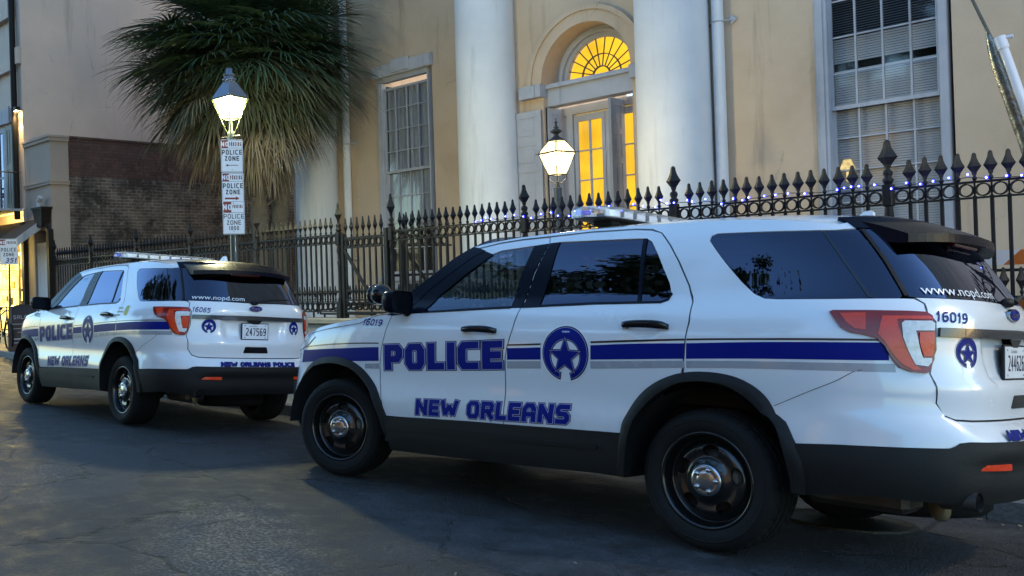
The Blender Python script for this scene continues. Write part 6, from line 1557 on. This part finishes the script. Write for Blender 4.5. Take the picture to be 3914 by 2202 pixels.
# palms behind the railing
build_palm((12.8,-5.9,.3),6.3,190,190,80,3.2,11,'bushy palm with a full green crown and straw coloured skirt, just behind the street lamp',(.08,.1),.17)
build_palm((13.05,-6.45,.3),8.9,22,16,24,1.8,13,'tallest palm whose shaggy fibrous trunk rises out of the top of the picture',(-1.0,0),.17,moss=900)
# trees over the road (mirrored in the car windows and paint)
pt=leafy_tree((11.0,12.0,.1),12.0,4.4,21,'leafy street tree across the road, nearest the two police cars'); pt.scale=(1.1,1.1,1.3)
for i,(x,y) in enumerate(((17.5,12.4),(24.0,12.6),(4.4,13.6))): leafy_tree((x,y,.1),7,3.6,30+i,['second leafy tree across the road behind the camera','third leafy tree across the road, farthest ahead','leafy tree across the road opposite the nearer police car'][i],pt)
# houses across the road
ho=empty('row_house',(4,21,0),label='row of plain houses across the road behind the camera',cat='building')
q=MB(); q.bx(-24,26,0,8,-.2,8.8); q.bx(-24.3,26.3,-.35,8,8.801,9.2); q.build('wall',stucco('brown_stucco',(.22,.15,.11),(.30,.22,.16)),ho)
for i in range(11):
    for za,zb in ((1.0,3.4),(5.0,7.2)): q=MB(); x=-21+4.2*i; q.bx(x,x+1.3,-.06,.02,za,zb); q.build('window',GL_DARK if (i+int(za))%3 else WARMGL,ho)
# ---- cars
car,body,tg,rg=build_car()
TYRE=None
def wheels(root,steer):
    global TYRE
    for x,sd,st in ((0,1,0),(0,-1,0),(2.865,1,steer),(2.865,-1,steer)): TYRE=make_wheel(root,x,sd,st,TYRE)
car2=copy_tree(car)
wheels(car,.267); wheels(car2,.03)
def find(root,n): return [c for c in root.children if c.name.split('.')[0]==n][0]
tag(car,'white police SUV nearest the camera, numbered 16019, with a spotlight by its mirror','police car','white police cars parked along the kerb')
tag(car2,'white police SUV parked farther ahead, numbered 16065, seen from behind','police car','white police cars parked along the kerb')
numbers(car,find(car,'body'),find(car,'tailgate'),'16019','244626',0)
numbers(car2,find(car2,'body'),find(car2,'tailgate'),'16065','247569',0)
# spotlight on the nearer car
m=MB(); m.sphere((2.375,.965,1.335),.074,16,0,(1.05,1,1)); m.lathe([(.070,0),(.076,.012),(.070,.03)],28,Matrix.Translation((2.42,.965,1.335))@Matrix.Rotation(math.pi/2,4,'Y')); sl=m.build('spotlight',GLOSSB,car)
m=MB(); m.tube([(2.36,.97,1.275),(2.28,.955,1.272),(2.17,.90,1.262)],[.014,.016,.014],10); m.build('spotlight_arm',CHROME,sl)
# yellow green sticker on the farther car
pb=PB(); pb.panel([(-.06,1.24),(-.10,1.245),(-.15,1.235),(-.155,1.15),(-.11,1.135),(-.065,1.15)],off=.001,thick=0,res=.05,mi=0)
for i,(z,w) in enumerate(((1.225,.10),(1.185,.14),(1.150,.09))): pb.panel([(.10,z),(.10-w,z),(.10-w,z-.016),(.10,z-.016)],off=.0012,thick=0,res=.05,mi=1)
pb.build('sticker',[YEL,mat('faded_print',(.45,.43,.22),.5)],find(car2,'body'))
RX=Matrix.Rotation(TH,4,'X')
car.rotation_euler=(TH,0,0)
Mw=RX@Matrix.Translation((6.393,-.175,.032))@Matrix.Rotation(-.063,4,'Z'); car2.location=Mw.to_translation(); car2.rotation_euler=Mw.to_euler()
# ---- off-frame street lamp whose warm light reaches the nearer car's tail
m=empty('street_lamp',(-4.4,-2.0,walk_z(-5,-2.0)),(0,0,.4),'lit street lamp on the sidewalk beyond the right edge','street lamp')
q=MB(); q.lathe([(.15,0),(.15,.1),(.085,.5),(.06,.65),(.05,3.7),(.03,3.8)],16); q.build('post',IRON,m)
q=MB(); cs=[(1,1),(-1,1),(-1,-1),(1,-1)]; r0,r1=.11,.22; q.add([(a*r0,b*r0,3.85) for a,b in cs]+[(a*r1,b*r1,4.15) for a,b in cs],[(0,1,5,4),(1,2,6,5),(2,3,7,6),(3,0,4,7),(0,3,2,1)]); q.build('glowing_glass',lampglass('lamp_glow_amber',(1.,.80,.45),4),m)
q=MB(); q.lathe([(.32,4.16),(.15,4.35),(.06,4.42),(.001,4.6)],4,None,0,False,.5); q.build('lantern_roof',IRON,m)
L=bpy.data.lights.new('street_lamp_light','POINT'); L.energy=62; L.color=(1.,.82,.56); L.shadow_soft_size=.15; o=bpy.data.objects.new('street_lamp_light',L); COL.objects.link(o); o.location=(-4.4,-2.0,4.05)
L=bpy.data.lights.new('wall_lamp_light','SPOT'); L.energy=26; L.spot_size=rad(70); L.spot_blend=.6; L.color=(1.,.72,.28); L.shadow_soft_size=.03; o=bpy.data.objects.new('wall_lamp_light',L); COL.objects.link(o); o.location=(19.99,-3.86,5.92)
L=bpy.data.lights.new('shop_light','POINT'); L.energy=110; L.color=(1.,.75,.25); L.shadow_soft_size=.3; o=bpy.data.objects.new('shop_light',L); COL.objects.link(o); o.location=(21.2,-3.9,2.35)
# ---- sky and key
EL,ROT=rad(7.0),rad(200)
w=bpy.data.worlds.new('World'); SC.world=w; w.use_nodes=True; nt=w.node_tree; bg=nt.nodes['Background']
sk=nt.nodes.new('ShaderNodeTexSky'); sk.sky_type='NISHITA'; sk.sun_disc=False; sk.sun_elevation=EL; sk.sun_rotation=ROT; sk.ozone_density=2.8; sk.dust_density=.6; sk.air_density=1.
nt.links.new(sk.outputs[0],bg.inputs[0]); bg.inputs[1].default_value=.15
s=bpy.data.lights.new('sun','SUN'); s.energy=.55; s.angle=rad(12); s.color=(.78,.86,1.); so=bpy.data.objects.new('sun',s); COL.objects.link(so)
# the sun has gone down behind the big building
dv=Vector((.3,-.62,.72)).normalized(); so.rotation_euler=dv.to_track_quat('Z','Y').to_euler()
SC.render.engine='CYCLES'
SC.view_settings.view_transform='Standard'; SC.view_settings.look='None'; SC.view_settings.gamma=1; SC.view_settings.exposure=2.7
SC.cycles.max_bounces=7; SC.cycles.transparent_max_bounces=16; SC.cycles.caustics_reflective=False; SC.cycles.caustics_refractive=False; SC.cycles.sample_clamp_indirect=6
